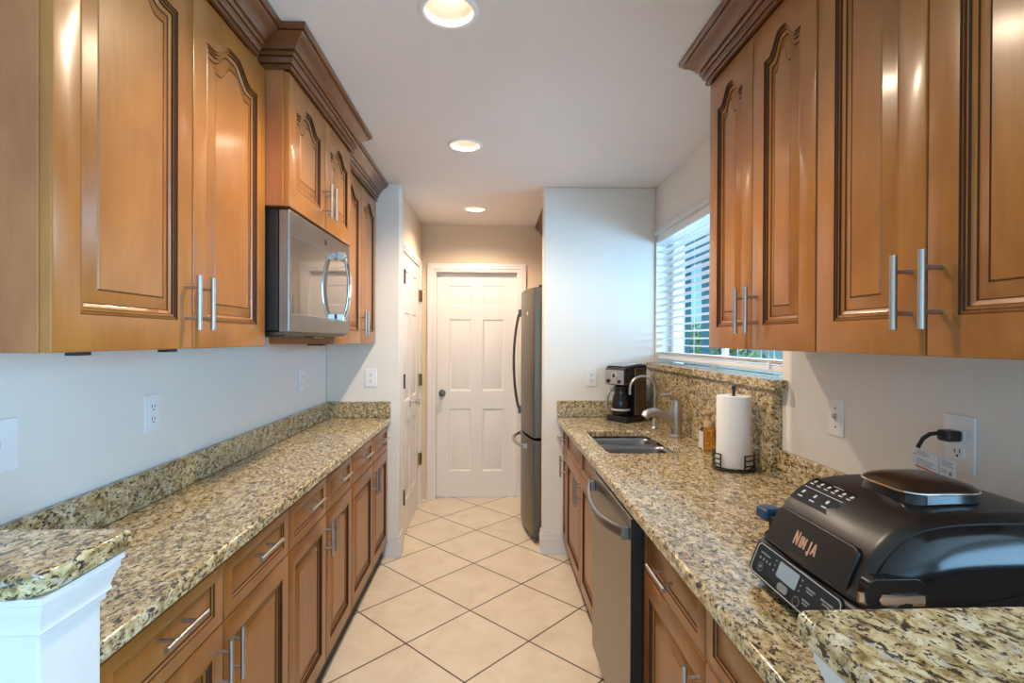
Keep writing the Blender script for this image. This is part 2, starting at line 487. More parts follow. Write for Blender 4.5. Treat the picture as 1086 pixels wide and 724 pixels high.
# room behind: walls and the wide opening of its patio doors
structure('wall_dining_left', MB().box(-2.9, -2.8, -4, .80, 0, ZC), 'wall', smooth=False)
dr_ = MB(); dr_.box(3.0, 3.1, -4, -3.1, 0, ZC); dr_.box(3.0, 3.1, .10, .60, 0, ZC); dr_.box(3.0, 3.1, -3.1, .10, 2.2, ZC)
structure('wall_dining_right', dr_, 'wall', smooth=False)
structure('wall_dining_corner', MB().box(-2.8, XL - .12, .80, .92, 0, ZC), 'wall', smooth=False)
structure('wall_dining_side', MB().box(XR + TH, 3.1, .60, .72, 0, ZC), 'wall', smooth=False)
db = MB(); db.box(-2.9, -1.6, -4, -3.88, 0, ZC); db.box(2.0, 3.1, -4, -3.88, 0, ZC); db.box(-1.6, 2.0, -4, -3.88, 2.2, ZC)
structure('wall_dining_back', db, 'wall', smooth=False)

# baseboards
def baseboard(name, segs, P):
    mb = MB()
    for u0, u1 in segs:
        mb.box(*P(u0, u1, 0, .014), 0, .105); mb.box(*P(u0, u1, 0, .009), .105, .135)
    structure(name, mb, 'trim', bevel=.003)
mb = MB(); mb.box(-.690, -.588, 3.436, 3.450, 0, .105); mb.box(-.690, -.593, 3.441, 3.450, .105, .135)
mb.box(-.602, -.588, 3.450, 3.575, 0, .105); mb.box(-.602, -.593, 3.450, 3.575, .105, .135)
structure('baseboard_left', mb, 'trim', bevel=.003)
mb = MB(); mb.box(.336, .520, 3.448, 3.462, 0, .105); mb.box(.341, .520, 3.453, 3.462, .105, .135)
mb.box(.336, .350, 3.462, 3.585, 0, .105); mb.box(.341, .350, 3.462, 3.585, .105, .135)
structure('baseboard_right', mb, 'trim', bevel=.003)

# six panel doors
def six_panel(P, u0, u1, v0, v1, parent, name, mat, th=.035):
    W = u1 - u0; st = W * .155; mid = W * .145
    cu = [u0, u0 + st, u0 + (W - mid) / 2, u0 + (W + mid) / 2, u1 - st, u1]
    H = v1 - v0
    cv = [v0, v0 + H * .115, v0 + H * .395, v0 + H * .475, v0 + H * .795, v0 + H * .855, v0 + H * .945, v1]
    mb = MB(); g = [[mb.v(P(u, v, 0)) for u in cu] for v in cv]
    for i in range(7):
        for j in range(5):
            c = [g[i][j], g[i][j + 1], g[i + 1][j + 1], g[i + 1][j]]
            if j in (1, 3) and i in (1, 3, 5):
                L = c
                for off, d, mi in PROF_WHITE:
                    L2 = mb.loop([P(u, v, d) for u, v in ((cu[j] + off, cv[i] + off), (cu[j + 1] - off, cv[i] + off), (cu[j + 1] - off, cv[i + 1] - off), (cu[j] + off, cv[i + 1] - off))])
                    mb.bridge(L, L2); L = L2
                mb.face(L)
            else: mb.face(c)
    b = [mb.v(P(u, v, -th)) for u, v in ((u0, v0), (u1, v0), (u1, v1), (u0, v1))]
    mb.face(b[::-1])
    rim = [g[0][j] for j in range(6)] + [g[i][5] for i in range(1, 8)] + [g[7][j] for j in range(4, -1, -1)] + [g[i][0] for i in range(6, 0, -1)]
    # rim sides
    def side(vs, c0, c1): mb.face(vs + [c1, c0])
    side([g[0][j] for j in range(6)], b[0], b[1]); side([g[i][5] for i in range(8)], b[1], b[2])
    side([g[7][j] for j in range(5, -1, -1)], b[2], b[3]); side([g[i][0] for i in range(7, -1, -1)], b[3], b[0])
    return mb.build(name, mat, parent, angle=25)
def casing(P, u0, u1, v1, parent, wd=.075, th=.020, mat='trim', left=True, right=True):
    mb = MB(); w_ = wd
    path = [(u0, 0), (u0, v1), (u1, v1), (u1, 0)]
    prof = [(0, 0), (0, th * .45), (.006, th * .6), (w_ * .30, th * .6), (w_ * .36, th * .9), (w_ * .9, th), (w_, th * .85), (w_, 0)]
    rings = []
    for k, (u, v) in enumerate(path):
        su = -1 if k < 2 else 1; sv = 1 if k in (1, 2) else 0
        rings.append(mb.loop([P(u + su * o, v + sv * o, h) for o, h in prof]))
    for A, B in zip(rings, rings[1:]): mb.bridge(A, B)
    mb.face(rings[0][::-1]); mb.face(rings[-1])
    return mb.build('casing', mat, parent, angle=30)
d1 = sroot('door_1', (-.13, YB, 0))
six_panel(NY(YB + .045), -.487, .230, .010, 2.020, d1, 'slab', 'door')
casing(NY(YB - .0005), -.493, .236, 2.028, d1, mat='door')
mb = MB(); mb.box(-.4945, -.488, YB, YB + .115, 0, 2.029); mb.box(.231, .2375, YB, YB + .115, 0, 2.029); mb.box(-.488, .231, YB, YB + .115, 2.0225, 2.029)
mb.build('jamb', 'door', d1)
mb = MB(); mb.lathe((-.437, YB + .045, .945), [(0, 0), (.030, 0), (.031, .006), (.014, .010), (.011, .030), (.022, .040), (.028, .052), (.024, .064), (0, .068)], 24, axis=(0, -1, 0))
mb.build('door_knob', 'pewter', d1)
d2 = sroot('door_2', (-.62, 4.09, 0))
six_panel(PX(-.622), 3.665, 4.515, .012, 2.040, d2, 'slab', 'door')
mb = MB(); mb.box(-.75, -.618, 3.651, 3.662, 0, 2.054); mb.box(-.75, -.618, 4.518, 4.529, 0, 2.054); mb.box(-.75, -.618, 3.662, 4.518, 2.044, 2.054)
mb.build('jamb', 'door', d2)
casing(PX(-.6175), 3.658, 4.522, 2.050, d2, wd=.060, th=.014, mat='door')
for zz in (1.87, 1.13, .31):
    mb = MB(); mb.box(-.622, -.606, 3.690, 3.730, zz - .05, zz + .05); mb.cyl((-.606, 3.692, zz - .05), (-.606, 3.692, zz + .05), .006, 10); mb.build('hinge', 'pewter', d2)
for zz in (1.80, 1.08, .40):
    mb = MB(); mb.box(-.621, -.606, 4.500, 4.540, zz - .05, zz + .05); mb.cyl((-.600, 4.522, zz - .05), (-.600, 4.522, zz + .05), .008, 10); mb.build('hinge', 'brass', d2)
mb = MB(); mb.lathe((-.622, 4.06, .945), [(0, 0), (.030, 0), (.031, .006), (.012, .010), (.011, .040), (.024, .050), (.029, .064), (.024, .076), (0, .080)], 20, axis=(1, 0, 0)); mb.build('door_knob', 'chrome', d2)
mb = MB(); mb.tube([(-.600, 4.52, 1.835), (-.585, 4.535, 1.838), (-.565, 4.54, 1.838)], .004, 8); mb.build('door_stop', 'brass', d2)

# window
win = sroot('window_1', (1.2, 2.7, WZ0))
mb = MB(); XF0, XF1 = 1.200, 1.245
mb.box(XF0, XF1, WY1 - .055, WY1 - .001, WZ0 + .042, WZ1 - .001); mb.box(XF0, XF1, WY0 + .001, WY0 + .045, WZ0 + .042, WZ1 - .001)
mb.box(XF0, XF1, WY0 + .045, WY1 - .055, WZ1 - .05, WZ1 - .001); mb.box(XF0, XF1, WY0 + .045, WY1 - .055, WZ0 + .042, WZ0 + .085)
mb.box(XF0 + .01, XF1 - .01, 2.66, 2.70, WZ0 + .085, WZ1 - .05)
mb.build('window_frame', 'vinyl', win, bevel=.003)
mb = MB(); mb.box(1.220, 1.224, WY0 + .045, WY1 - .055, WZ0 + .085, WZ1 - .05); mb.build('pane', 'glass', win, smooth=False)
mb = MB(); mb.box(XR - .020, XR + .06, WY0 - .0, WY1, WZ1 + .001, WZ1 + .022); mb.box(XR - .012, XR - .0005, WY0 - .0, WY1, WZ1 + .022, WZ1 + .04)
mb.build('trim', 'trim', win, bevel=.003)

# ------------------------------------------------------------------ half walls with granite bar caps
def halfwall(name, x0, x1, y0, y1, ztop, endx, sgn):
    """sgn +1: free end faces +X"""
    mb = MB(); mb.box(x0, x1, y0, y1, 0, ztop)
    structure(name, mb, 'trim', bevel=.004)
def cap_molding(name, path, z0, z1, out):
    prof = [(0, 0), (.004, 0), (.005, .12), (.011, .20), (.009, .30), (.011, .42), (.015, .58), (.019, .70), (.019, .82), (.023, .86), (.023, 1), (0, 1)]
    mb = MB(); H = z1 - z0; pts = [Vector((x, y, 0)) for x, y in path]; rings = []
    for i, p in enumerate(pts):
        ns = []
        for a, b in ((i - 1, i), (i, i + 1)):
            if 0 <= a and b < len(pts):
                d = (pts[b] - pts[a]).normalized(); ns.append(Vector((d.y, -d.x, 0)) * out)
        nrm = ns[0] if len(ns) == 1 else (ns[0] + ns[1]) / (1 + ns[0].dot(ns[1]))
        rings.append(mb.loop([(p.x + nrm.x * o, p.y + nrm.y * o, z0 + H * t) for o, t in prof]))
    for i in range(len(rings) - 1): mb.bridge(rings[i], rings[i + 1])
    mb.face(rings[0][::-1]); mb.face(rings[-1])
    structure(name, mb, 'trim', angle=30)
CZ = 1.100
halfwall('wall_bar_left', XL, -.648, .775, .895, CZ - .036, -.70, 1)
cap_molding('trim_1', [(XL, .775), (-.648, .775), (-.648, .895), (XL, .895)], CZ - .106, CZ - .0355, 1)
halfwall('wall_bar_right', .412, XR, .478, .598, CZ - .036, .448, -1)
cap_molding('trim_2', [(XR, .598), (.412, .598), (.412, .478), (XR, .478)], CZ - .106, CZ - .0355, 1)
def slab_poly(name, poly, z0, z1, mat, label, bev=.010):
    mb = MB(); mb.prism(poly, PZ(0), z0, z1)
    o = mb.build(name, mat, None, bevel=bev, seg=4)
    return tag(o, label, 'countertop')
def rounded(poly, rads, n=6):
    out = []; m = len(poly)
    for i, (p, r) in enumerate(zip(poly, rads)):
        p = Vector((*p, 0)); a = Vector((*poly[i - 1], 0)); b = Vector((*poly[(i + 1) % m], 0))
        if r <= 0: out.append((p.x, p.y)); continue
        da = (a - p).normalized(); dbb = (b - p).normalized()
        c = p + (da + dbb) * r
        a0 = math.atan2((p + da * r - c).y, (p + da * r - c).x); a1 = math.atan2((p + dbb * r - c).y, (p + dbb * r - c).x)
        dlt = (a1 - a0 + PI) % (2 * PI) - PI
        for k in range(n + 1):
            t = a0 + dlt * k / n; out.append((c.x + r * math.cos(t), c.y + r * math.sin(t)))
    return out
slab_poly('bar_top', rounded([(-1.071, .738), (-.620, .738), (-.620, .935), (-1.071, .935)], [0, .05, .012, 0]), CZ - .035, CZ, 'granite',
          'granite bar cap over the white half wall on the left')
slab_poly('bar_top', rounded([(.374, .435), (1.099, .435), (1.099, .630), (.374, .630)], [.04, 0, 0, .014]), CZ - .035, CZ, 'granite',
          'granite bar cap in front of the black grill on the right')

# ------------------------------------------------------------------ counters, splashes
slab_poly('countertop', [(XL + .001, .897), (-.654, .897), (-.654, 3.449), (XL + .001, 3.449)], .8755, .915, 'granite', 'long speckled granite countertop on the left run of base cabinets')
SX0, SX1, SY0, SY1 = .535, .893, 2.350, 2.935
mb = MB()
mb.plate_holes([(.440, .600), (XR - .001, .600), (XR - .001, 3.461), (.440, 3.461)], [rrect(SX0, SX1, SY0, SY1, .05)], PZ(0), .8755, .915)
tag(mb.build('countertop', 'granite', None, bevel=.010, seg=4), 'speckled granite countertop with the sink cut into it, on the right', 'countertop')
def splash(x0, x1, y0, y1, z0, z1, label):
    tag(MB().box(x0, x1, y0, y1, z0, z1).build('backsplash', 'granite_v', None, bevel=.003), label, 'backsplash', 'granite backsplashes')
splash(XL + .001, XL + .021, .940, 3.428, .916, 1.020, 'long low granite backsplash along the blue-lit left wall')
splash(XL + .001, -.655, 3.4285, 3.449, .916, 1.020, 'short granite backsplash at the far end of the left counter')
splash(.440, 1.059, 3.441, 3.461, .916, 1.024, 'short granite backsplash behind the coffee maker')
splash(1.060, 1.099, 1.925, 3.440, .916, 1.2425, 'tall granite backsplash below the window')
splash(1.079, 1.099, .665, 1.924, .916, 1.020, 'low granite backsplash behind the black grill')
mb = MB(); mb.box(1.040, 1.098, 1.885, 3.460, 1.2435, 1.2835); mb.box(1.098, 1.198, 1.927, 3.443, 1.2455, 1.2835)
tag(mb.build('sill', 'granite_v', None, bevel=.006, seg=3), 'granite window sill on top of the tall backsplash', 'window sill')

# ------------------------------------------------------------------ cabinets
def wall_cabinet(side, xf, y0, yj, y1, z0, z1, label, rise=.05, end_panel=None, handles=True, handle_z=1.518, brackets=(), door_top=None):
    P = PX(xf) if side > 0 else NX(xf)
    xw = XL + .001 if side > 0 else XR - .001
    root = thing('wall_cabinet', ((xf + xw) / 2, (y0 + y1) / 2, z0), label, 'cabinet', 'maple wall cabinets')
    xb = xf - side * .0205
    mb = MB(); mb.box(min(xw, xb), max(xw, xb), y0, y1, z0, z1)
    mb.build('body', 'side', root, bevel=.002)
    dt = door_top or z1 - .11
    for a, b, hs in ((y0 + .003, yj - .0015, 1), (yj + .0015, y1 - .003, -1)):
        d = panel_front(P, a, b, z0, dt, .062, .070, .062, PROF_DOOR, rise=rise, parent=root)
        hu = b - .030 if hs > 0 else a + .030
        bar_handle(P, d, hu, handle_z)
    return root, P
UZ0, UZ1 = 1.403, 2.440
r, P = wall_cabinet(1, -.755, .925, 1.353, 1.780, UZ0, UZ1, 'left wall cabinet with two tall arched doors, nearest one, beside the microwave', door_top=2.325)
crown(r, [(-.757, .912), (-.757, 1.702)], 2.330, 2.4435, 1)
mb = MB(); mb.box(-.790, -.768, 1.00, 1.035, 1.396, 1.4025); mb.build('bracket', 'black', r)
mb = MB(); mb.box(-.790, -.768, 1.27, 1.31, 1.396, 1.4025); mb.build('bracket', 'black', r)
r, P = wall_cabinet(1, -.680, 1.784, 2.170, 2.560, 1.876, UZ1, 'short raised cabinet with two arched doors directly above the microwave', handle_z=1.985, door_top=2.325, rise=.045)
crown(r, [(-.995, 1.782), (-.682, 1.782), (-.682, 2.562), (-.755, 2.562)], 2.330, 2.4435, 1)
r, P = wall_cabinet(1, -.755, 2.564, 3.065, 3.446, UZ0, UZ1, 'left wall cabinet with arched doors between microwave and far partition wall', handle_z=1.518, door_top=2.325)
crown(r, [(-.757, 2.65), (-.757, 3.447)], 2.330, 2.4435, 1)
mb = MB(); mb.box(-.93, -.85, 2.68, 2.73, 1.394, 1.4025); mb.build('bracket', 'black', r)
r, P = wall_cabinet(-1, .765, 1.205, 1.507, 1.810, UZ0, UZ1, 'right wall cabinet with two arched doors, the one beside the window', door_top=2.325)
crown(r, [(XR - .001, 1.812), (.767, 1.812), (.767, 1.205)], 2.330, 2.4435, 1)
r, P = wall_cabinet(-1, .765, .580, .890, 1.2035, UZ0, UZ1, 'right wall cabinet with two tall doors over the black grill', door_top=2.325)
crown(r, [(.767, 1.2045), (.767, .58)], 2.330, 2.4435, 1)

def base_cabinet(side, xf, y0, y1, fronts, label, false_drawer=False, toe=.035):
    """fronts: list of (ya, yb, handle_side(+1 at yb, -1 at ya, 0 none), drawer_handle)"""
    P = PX(xf) if side > 0 else NX(xf)
    xw = (XL if side > 0 else XR) + side * .001
    root = thing('base_cabinet', ((xf + xw) / 2, (y0 + y1) / 2, 0), label, 'cabinet', 'maple base cabinets')
    xb = xf - side * .0205; t = .016
    def bx(mb, xa, xbb, *r): mb.box(min(xa, xbb), max(xa, xbb), *r)
    mb = MB()
    bx(mb, xw, xb, y0, y0 + t, .10, .8745); bx(mb, xw, xb, y1 - t, y1, .10, .8745)
    bx(mb, xw, xw + side * t, y0 + t, y1 - t, .10, .8745); bx(mb, xw + side * t, xb, y0 + t, y1 - t, .10, .116)
    bx(mb, xb - side * .018, xb, y0 + t, y1 - t, .690, .720); bx(mb, xb - side * .018, xb, y0 + t, y1 - t, .850, .8745)
    for f in fronts[:-1]: bx(mb, xb - side * .018, xb, f[1] - .02, f[1] + .02, .116, .85)
    mb.build('body', 'base', root)
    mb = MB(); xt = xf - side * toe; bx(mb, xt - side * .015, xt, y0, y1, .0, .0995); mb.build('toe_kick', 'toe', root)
    for ya, yb, hs, dh in fronts:
        d = panel_front(P, ya + .002, yb - .002, .715, .862, .040, .034, .030, PROF_DRAWER, mats=('base', 'glaze'), name='drawer', parent=root)
        if dh: bar_handle(P, d, (ya + yb) / 2 if dh is True else dh, .812 if side > 0 else .787, True, .150)
        d = panel_front(P, ya + .002, yb - .002, .105, .7115, .052, .062, .062, PROF_DOOR, mats=('base', 'glaze'), name='door', parent=root)
        if hs: bar_handle(P, d, yb - .030 if hs > 0 else ya + .030, .618)
    return root
XBL, XBR = -.672, .480
base_cabinet(1, XBL, .897, 1.769, [(.915, 1.343, 1, True), (1.343, 1.769, -1, True)], 'left base cabinet next to the white half wall, two drawers over two doors')
base_cabinet(1, XBL, 1.771, 2.556, [(1.771, 2.167, 1, True), (2.167, 2.556, -1, True)], 'middle base cabinet of the left run')
base_cabinet(1, XBL, 2.558, 3.448, [(2.558, 3.009, 1, True), (3.009, 3.430, -1, True)], 'base cabinet at the far end of the left run by the partition')
base_cabinet(-1, XBR, .600, 1.612, [(.700, 1.145, 0, None), (1.145, 1.612, -1, 1.393)], 'right base cabinet nearest, between dishwasher and white half wall', toe=.045)
base_cabinet(-1, XBR, 2.240, 3.288, [(2.262, 2.755, 1, None), (2.755, 3.286, -1, None)], 'sink base cabinet with blank drawer fronts, past the dishwasher', toe=.045)
base_cabinet(-1, XBR, 3.290, 3.460, [(3.290, 3.458, -1, True)], 'narrow base cabinet at the far end of the right run', toe=.045)

# ------------------------------------------------------------------ dishwasher
dw = thing('dishwasher', (.75, 1.92, 0), 'stainless dishwasher with a bowed bar handle under the right counter', 'dishwasher')
MB().box(.475, 1.05, 1.620, 2.232, .10, .8735).build('body', 'black', dw, bevel=.003)
MB().box(.520, .56, 1.622, 2.230, 0, .099).build('toe_kick', 'toe', dw)
MB().box(.441, .474, 1.618, 2.232, .115, .868).build('door', 'dw_steel', dw, bevel=.004)
MB().box(.4405, .474, 1.6155, 1.6178, .115, .868).build('door_edge', 'black', dw)
mb = MB(); pts = []
for i in range(25):
    t = i / 24; pts.append((.4405 - .016 - .040 * math.sin(PI * t) ** .8, 1.650 + .55 * t, .815 - .02 * math.sin(PI * t)))
rings = []
for i, p in enumerate(pts):
    x, y, z = p; rings.append(mb.loop([(x - .008, y, z - .017), (x + .006, y, z - .017), (x + .006, y, z + .017), (x - .004, y, z + .017), (x - .010, y, z + .006)]))
for i in range(24): mb.bridge(rings[i], rings[i + 1])
mb.face(rings[0][::-1]); mb.face(rings[-1])
mb.box(.416, .4405, 1.635, 1.672, .795, .836); mb.box(.416, .4405, 2.176, 2.212, .795, .836)
mb.build('handle', 'stainless', dw, bevel=.003)
mb = MB(); mb.lathe((.4405, 1.73, .18), [(0, .0015), (.007, .0015), (.0085, 0)], 20, axis=(-1, 0, 0)); mb.build('badge', 'chrome', dw)

# ------------------------------------------------------------------ microwave
def monogram(mb, c, r, P):
    mb.prism([(c[0] + r * math.cos(2 * PI * i / 24), c[1] + r * math.sin(2 * PI * i / 24)) for i in range(24)], P, 0, .0008)
mw = thing('microwave', (-.88, 2.17, 1.445), 'stainless over-the-range microwave under the short left cabinet', 'microwave')
MY0, MY1, MZ0, MZ1 = 1.796, 2.556, 1.452, 1.868
MB().box(XL + .002, -.722, MY0, MY1, MZ0 + .004, MZ1).build('body', 'black', mw, bevel=.003)
Pm = PX(-.684)
mb = MB(); gx0, gx1, gz0, gz1 = MY0 + .030, MY1 - .035, MZ0 + .065, MZ1 - .085
mb.plate_holes([(MY0, MZ0), (MY1, MZ0), (MY1, MZ1), (MY0, MZ1)], [rrect(gx0, gx1, gz0, gz1, .008, 3)], Pm, -.036, 0)
dr = mb.build('door', 'stainless', mw, bevel=.004)
mb = MB(); mb.prism(rrect(gx0 - .004, gx1 + .004, gz0 - .004, gz1 + .004, .01, 3), Pm, -.012, -.003); mb.build('door_glass', 'smoked', dr, smooth=False)
mb = MB(); hy = 2.355; rings = []
for k in range(21):
    t = k / 20; v = 1.525 + .27 * t; b_ = .028 + .024 * math.sin(PI * t) ** .7
    rings.append(mb.loop([Pm(hy + a, v, b_ + c) for a, c in ((-.016, -.006), (.016, -.006), (.019, 0), (.014, .008), (-.014, .008), (-.019, 0))]))
for A, B in zip(rings, rings[1:]): mb.bridge(A, B)
mb.face(rings[0][::-1]); mb.face(rings[-1])
for v in (1.523, 1.797): mb.box(-.684, -.652, hy - .018, hy + .018, v - .017, v + .017)
mb.build('handle', 'chrome', dr, bevel=.003)
mb = MB(); monogram(mb, (MY0 + .39, MZ1 - .042), .012, Pm); mb.build('badge', 'black', dr)
mb = MB()
mb.box(-.98, -.70, MY0 + .02, MY1 - .02, MZ0 - .012, MZ0 + .002); mb.box(-.83, -.70, MY0 + .30, MY0 + .42, MZ0 - .022, MZ0 - .012)
mb.box(-.80, -.72, MY0 + .05, MY0 + .25, MZ0 - .018, MZ0 - .012)
mb.build('vent_panel', 'slate', mw, bevel=.002)

# ------------------------------------------------------------------ fridge and the cabinet above
fr = thing('refrigerator', (.70, 4.05, 0), 'dark slate bottom-freezer refrigerator in the alcove by the white door', 'refrigerator')
FY0, FY1 = 3.625, 4.500
MB().box(.365, 1.05, FY0, FY1, .02, 1.775).build('body', 'slate_side', fr, bevel=.004)
def bowed(z0, z1, taper=False):
    mb = MB(); n = 24; top = []; cols = []
    for i in range(n + 1):
        t = i / n; y = FY0 + (FY1 - FY0) * t; xx = .300 - .062 * math.sin(PI * t) ** .85
        cols.append([mb.v(p) for p in ((xx, y, z0), (xx, y, z1), (.360, y, z1), (.360, y, z0))])
    for a, b in zip(cols, cols[1:]): mb.bridge(a, b)
    mb.face(cols[0][::-1]); mb.face(cols[-1]); return mb
dn = bowed(.740, 1.795).build('door', 'slate', fr, bevel=.006)
fz = bowed(.045, .722).build('freezer_drawer', 'slate', fr, bevel=.006)
def fridge_x(y): return .300 - .062 * math.sin(PI * (y - FY0) / (FY1 - FY0)) ** .85
hy = 4.28
mb = MB(); pts = [(fridge_x(hy) - .012 - .055 * math.sin(PI * t) ** .6, hy, .84 + .82 * t) for t in [i / 20 for i in range(21)]]
mb.tube(pts, .011, 10)
for z in (.855, 1.645): mb.box(fridge_x(hy) - .030, fridge_x(hy) + .012, hy - .016, hy + .016, z - .03, z + .03)
mb.build('handle', 'pewter', dn)
mb = MB(); ys = [3.78 + .56 * t for t in [i / 20 for i in range(21)]]
mb.tube([(fridge_x(y) - .014 - .045 * math.sin(PI * (y - 3.78) / .56) ** .5, y, .655) for y in ys], .012, 10)
for y in (3.79, 4.33): mb.box(fridge_x(y) - .024, fridge_x(y) + .012, y - .016, y + .016, .64, .67)
mb.build('handle', 'steel', fz)
mb = MB(); mb.box(.335, .42, FY0 + .012, FY0 + .07, 1.796, 1.812); mb.build('hinge_cover', 'black', fr, bevel=.003)
mb = MB(); mb.lathe((fridge_x(3.78) + .001, 3.78, 1.62), [(0, .003), (.014, .003), (.017, 0)], 24, axis=(-1, -.28, 0)); mb.build('badge', 'chrome', dn)
MB().box(.34, .40, FY0 + .01, FY1 - .01, .0, .044).build('base_grille', 'black', fr)
fc = thing('fridge_cabinet', (.7, 4.05, 1.84), 'maple cabinet above the refrigerator, mostly hidden by the partition', 'cabinet')
MB().box(.492, 1.09, 3.60, 4.66, 1.84, ZC - .006).build('body', 'side', fc)
crown(fc, [(.472, 4.66), (.472, 3.60)], 2.31, 2.4435, 1)
for a, b in ((3.603, 4.128), (4.132, 4.657)):
    panel_front(NX(.471), a, b, 1.842, 2.305, .055, .055, .055, PROF_DOOR, parent=fc)

# ------------------------------------------------------------------ recessed ceiling lights
names = ['recessed ceiling light nearest, large at the top edge', 'recessed ceiling light in the middle of the row', 'recessed ceiling light farthest, above the white door']
for (x, y), lab in zip(CANS, names):
    root = thing('recessed_light', (x, y, ZC), lab, 'ceiling light', 'recessed ceiling lights')
    mb = MB(); mb.lathe((x, y, ZC), [(.074, .001), (.074, -.003), (.080, -.006), (.090, -.004), (.093, -.0005), (.078, -.0005), (.074, .001)], 48); mb.build('trim_ring', 'plate', root)
    mb = MB(); mb.lathe((x, y, ZC), [(.0735, -.002), (.070, .03), (.062, .075), (.055, .095), (0, .098)], 48); mb.build('baffle', 'baffle', root)
    mb = MB(); mb.lathe((x, y + .0, ZC + .040), [(0, 0), (.030, .003), (.046, .014), (.050, .026), (.040, .045), (.022, .053), (0, .053)], 32); mb.build('bulb', 'lamp', root)
    l = add_light('can_lamp', 'SPOT', (x, y, ZC + .020), (0, 0, -1), CAN_POWER, CAN_COLOR, spot_size=math.radians(150), spot_blend=.6, shadow_soft_size=.045)

# ------------------------------------------------------------------ outlets and switches
def wall_plate(P, u, v, kind, label, w=.074, h=.117):
    root = thing('outlet' if kind == 'outlet' else 'light_switch', P(u, v - h / 2, 0), label, 'outlet' if kind == 'outlet' else 'light switch')
    mb = MB(); mb.prism([(u - w / 2, v - h / 2), (u + w / 2, v - h / 2), (u + w / 2, v + h / 2), (u - w / 2, v + h / 2)], P, .0005, .006)
    mb.build('cover_plate', 'plate', root, bevel=.002)
    return root
def receptacles(P, root, u, v):
    for dv in (-.0195, .0195):
        mb = MB(); mb.prism(rrect(u - .017, u + .017, v + dv - .014, v + dv + .014, .008, 4), P, .006, .0085)
        rc = mb.build('receptacle', 'plate', root)
        mb = MB()
        for s in (-.0065, .0065): mb.prism([(u + s - .0014, v + dv - .002), (u + s + .0014, v + dv - .002), (u + s + .0014, v + dv + .008), (u + s - .0014, v + dv + .008)], P, .0085, .0088)
        mb.prism([(u + .003 * math.cos(t), v + dv - .008 + .003 * math.sin(t)) for t in [2 * PI * i / 12 for i in range(12)]], P, .0085, .0088)
        mb.build('slots', 'slot', rc)
    mb = MB(); mb.prism([(u + .003 * math.cos(t), v + .003 * math.sin(t)) for t in [2 * PI * i / 12 for i in range(12)]], P, .006, .0068); mb.build('screw', 'plate', root)
def toggle(P, root, u, v):
    mb = MB(); mb.prism([(u - .005, v - .012), (u + .005, v - .012), (u + .005, v + .012), (u - .005, v + .012)], P, .006, .0065)
    mb.prism([(u - .004, v - .002), (u + .004, v - .002), (u + .004, v + .012), (u - .004, v + .012)], P, .0065, .016); mb.build('toggle', 'silver_plastic', root)
    for dv in (-.030, .030):
        mb = MB(); mb.prism([(u + .003 * math.cos(t), v + dv + .003 * math.sin(t)) for t in [2 * PI * i / 12 for i in range(12)]], P, .006, .0068); mb.build('screw', 'pewter', root)
PLW, PRW = PX(XL), NX(XR)
r = wall_plate(PLW, 1.690, 1.192, 'outlet', 'white outlet on the left wall, the nearer one over the counter'); receptacles(PLW, r, 1.690, 1.192)
r = wall_plate(PLW, 2.985, 1.195, 'outlet', 'white outlet on the left wall near the far corner'); receptacles(PLW, r, 2.985, 1.195)
r = wall_plate(NY(3.450), -.785, 1.176, 'outlet', 'white outlet on the left partition above the counter end'); receptacles(NY(3.450), r, -.785, 1.176)
r = wall_plate(NY(3.462), .670, 1.177, 'outlet', 'white outlet on the right partition beside the coffee maker'); receptacles(NY(3.462), r, .670, 1.177)
r = wall_plate(PLW, 1.165, 1.192, 'switch', 'light switch plate at the left edge on the blue-lit wall', .115); toggle(PLW, r, 1.163, 1.192)
r = wall_plate(PRW, 1.615, 1.186, 'switch', 'light switch on the right wall left of the plugged outlet'); toggle(PRW, r, 1.615, 1.186)
r = wall_plate(PRW, 1.178, 1.190, 'outlet', 'white outlet on the right wall with the grill plugged in', .082, .135); receptacles(PRW, r, 1.178, 1.190)

# ------------------------------------------------------------------ sink and taps
sk = thing('sink', (.71, 2.64, .70), 'double-bowl stainless undermount sink set into the right counter', 'sink')
def bowl(x0, x1, y0, y1, zt, depth):
    mb = MB(); L = None
    for ins, z, r in ((0, zt, .045), (.004, zt - .02, .045), (.010, zt - depth + .03, .05), (.020, zt - depth + .008, .05), (.045, zt - depth, .04)):
        L2 = mb.loop([(u, v, z) for u, v in rrect(x0 + ins, x1 - ins, y0 + ins, y1 - ins, r)])
        if L: mb.bridge(L, L2)
        L = L2
    mb.face(L); o = mb.build('basin', 'sink', sk, recalc=True)
    mm = o.modifiers.new('thick', 'SOLIDIFY'); mm.thickness = .0015; mm.offset = 0
    mb = MB(); c = ((x0 + x1) / 2, (y0 + y1) / 2, zt - depth + .0015); mb.lathe(c, [(0, .001), (.030, .001), (.038, .004), (.042, .0)], 28)
    mb.build('drain', 'chrome', o)
bowl(SX0 - .003, SX1 + .003, SY0 - .003, 2.712, .8748, .20)
bowl(SX0 - .003, SX1 + .003, 2.738, SY1 + .003, .8748, .16)
MB().box(SX0 + .004, SX1 - .004, 2.7115, 2.7385, .852, .8745).build('divider', 'sink', sk, bevel=.006, seg=3)
def arc(c, r, a0, a1, n, ax, up=Vector((0, 0, 1))):
    c = Vector(c); ax = Vector(ax); return [c + ax * (r * math.cos(t)) + up * (r * math.sin(t)) for t in [a0 + (a1 - a0) * i / n for i in range(n + 1)]]
ft = thing('kitchen_faucet', (.987, 2.74, .9155), 'brushed nickel single-lever kitchen faucet behind the sink', 'faucet')
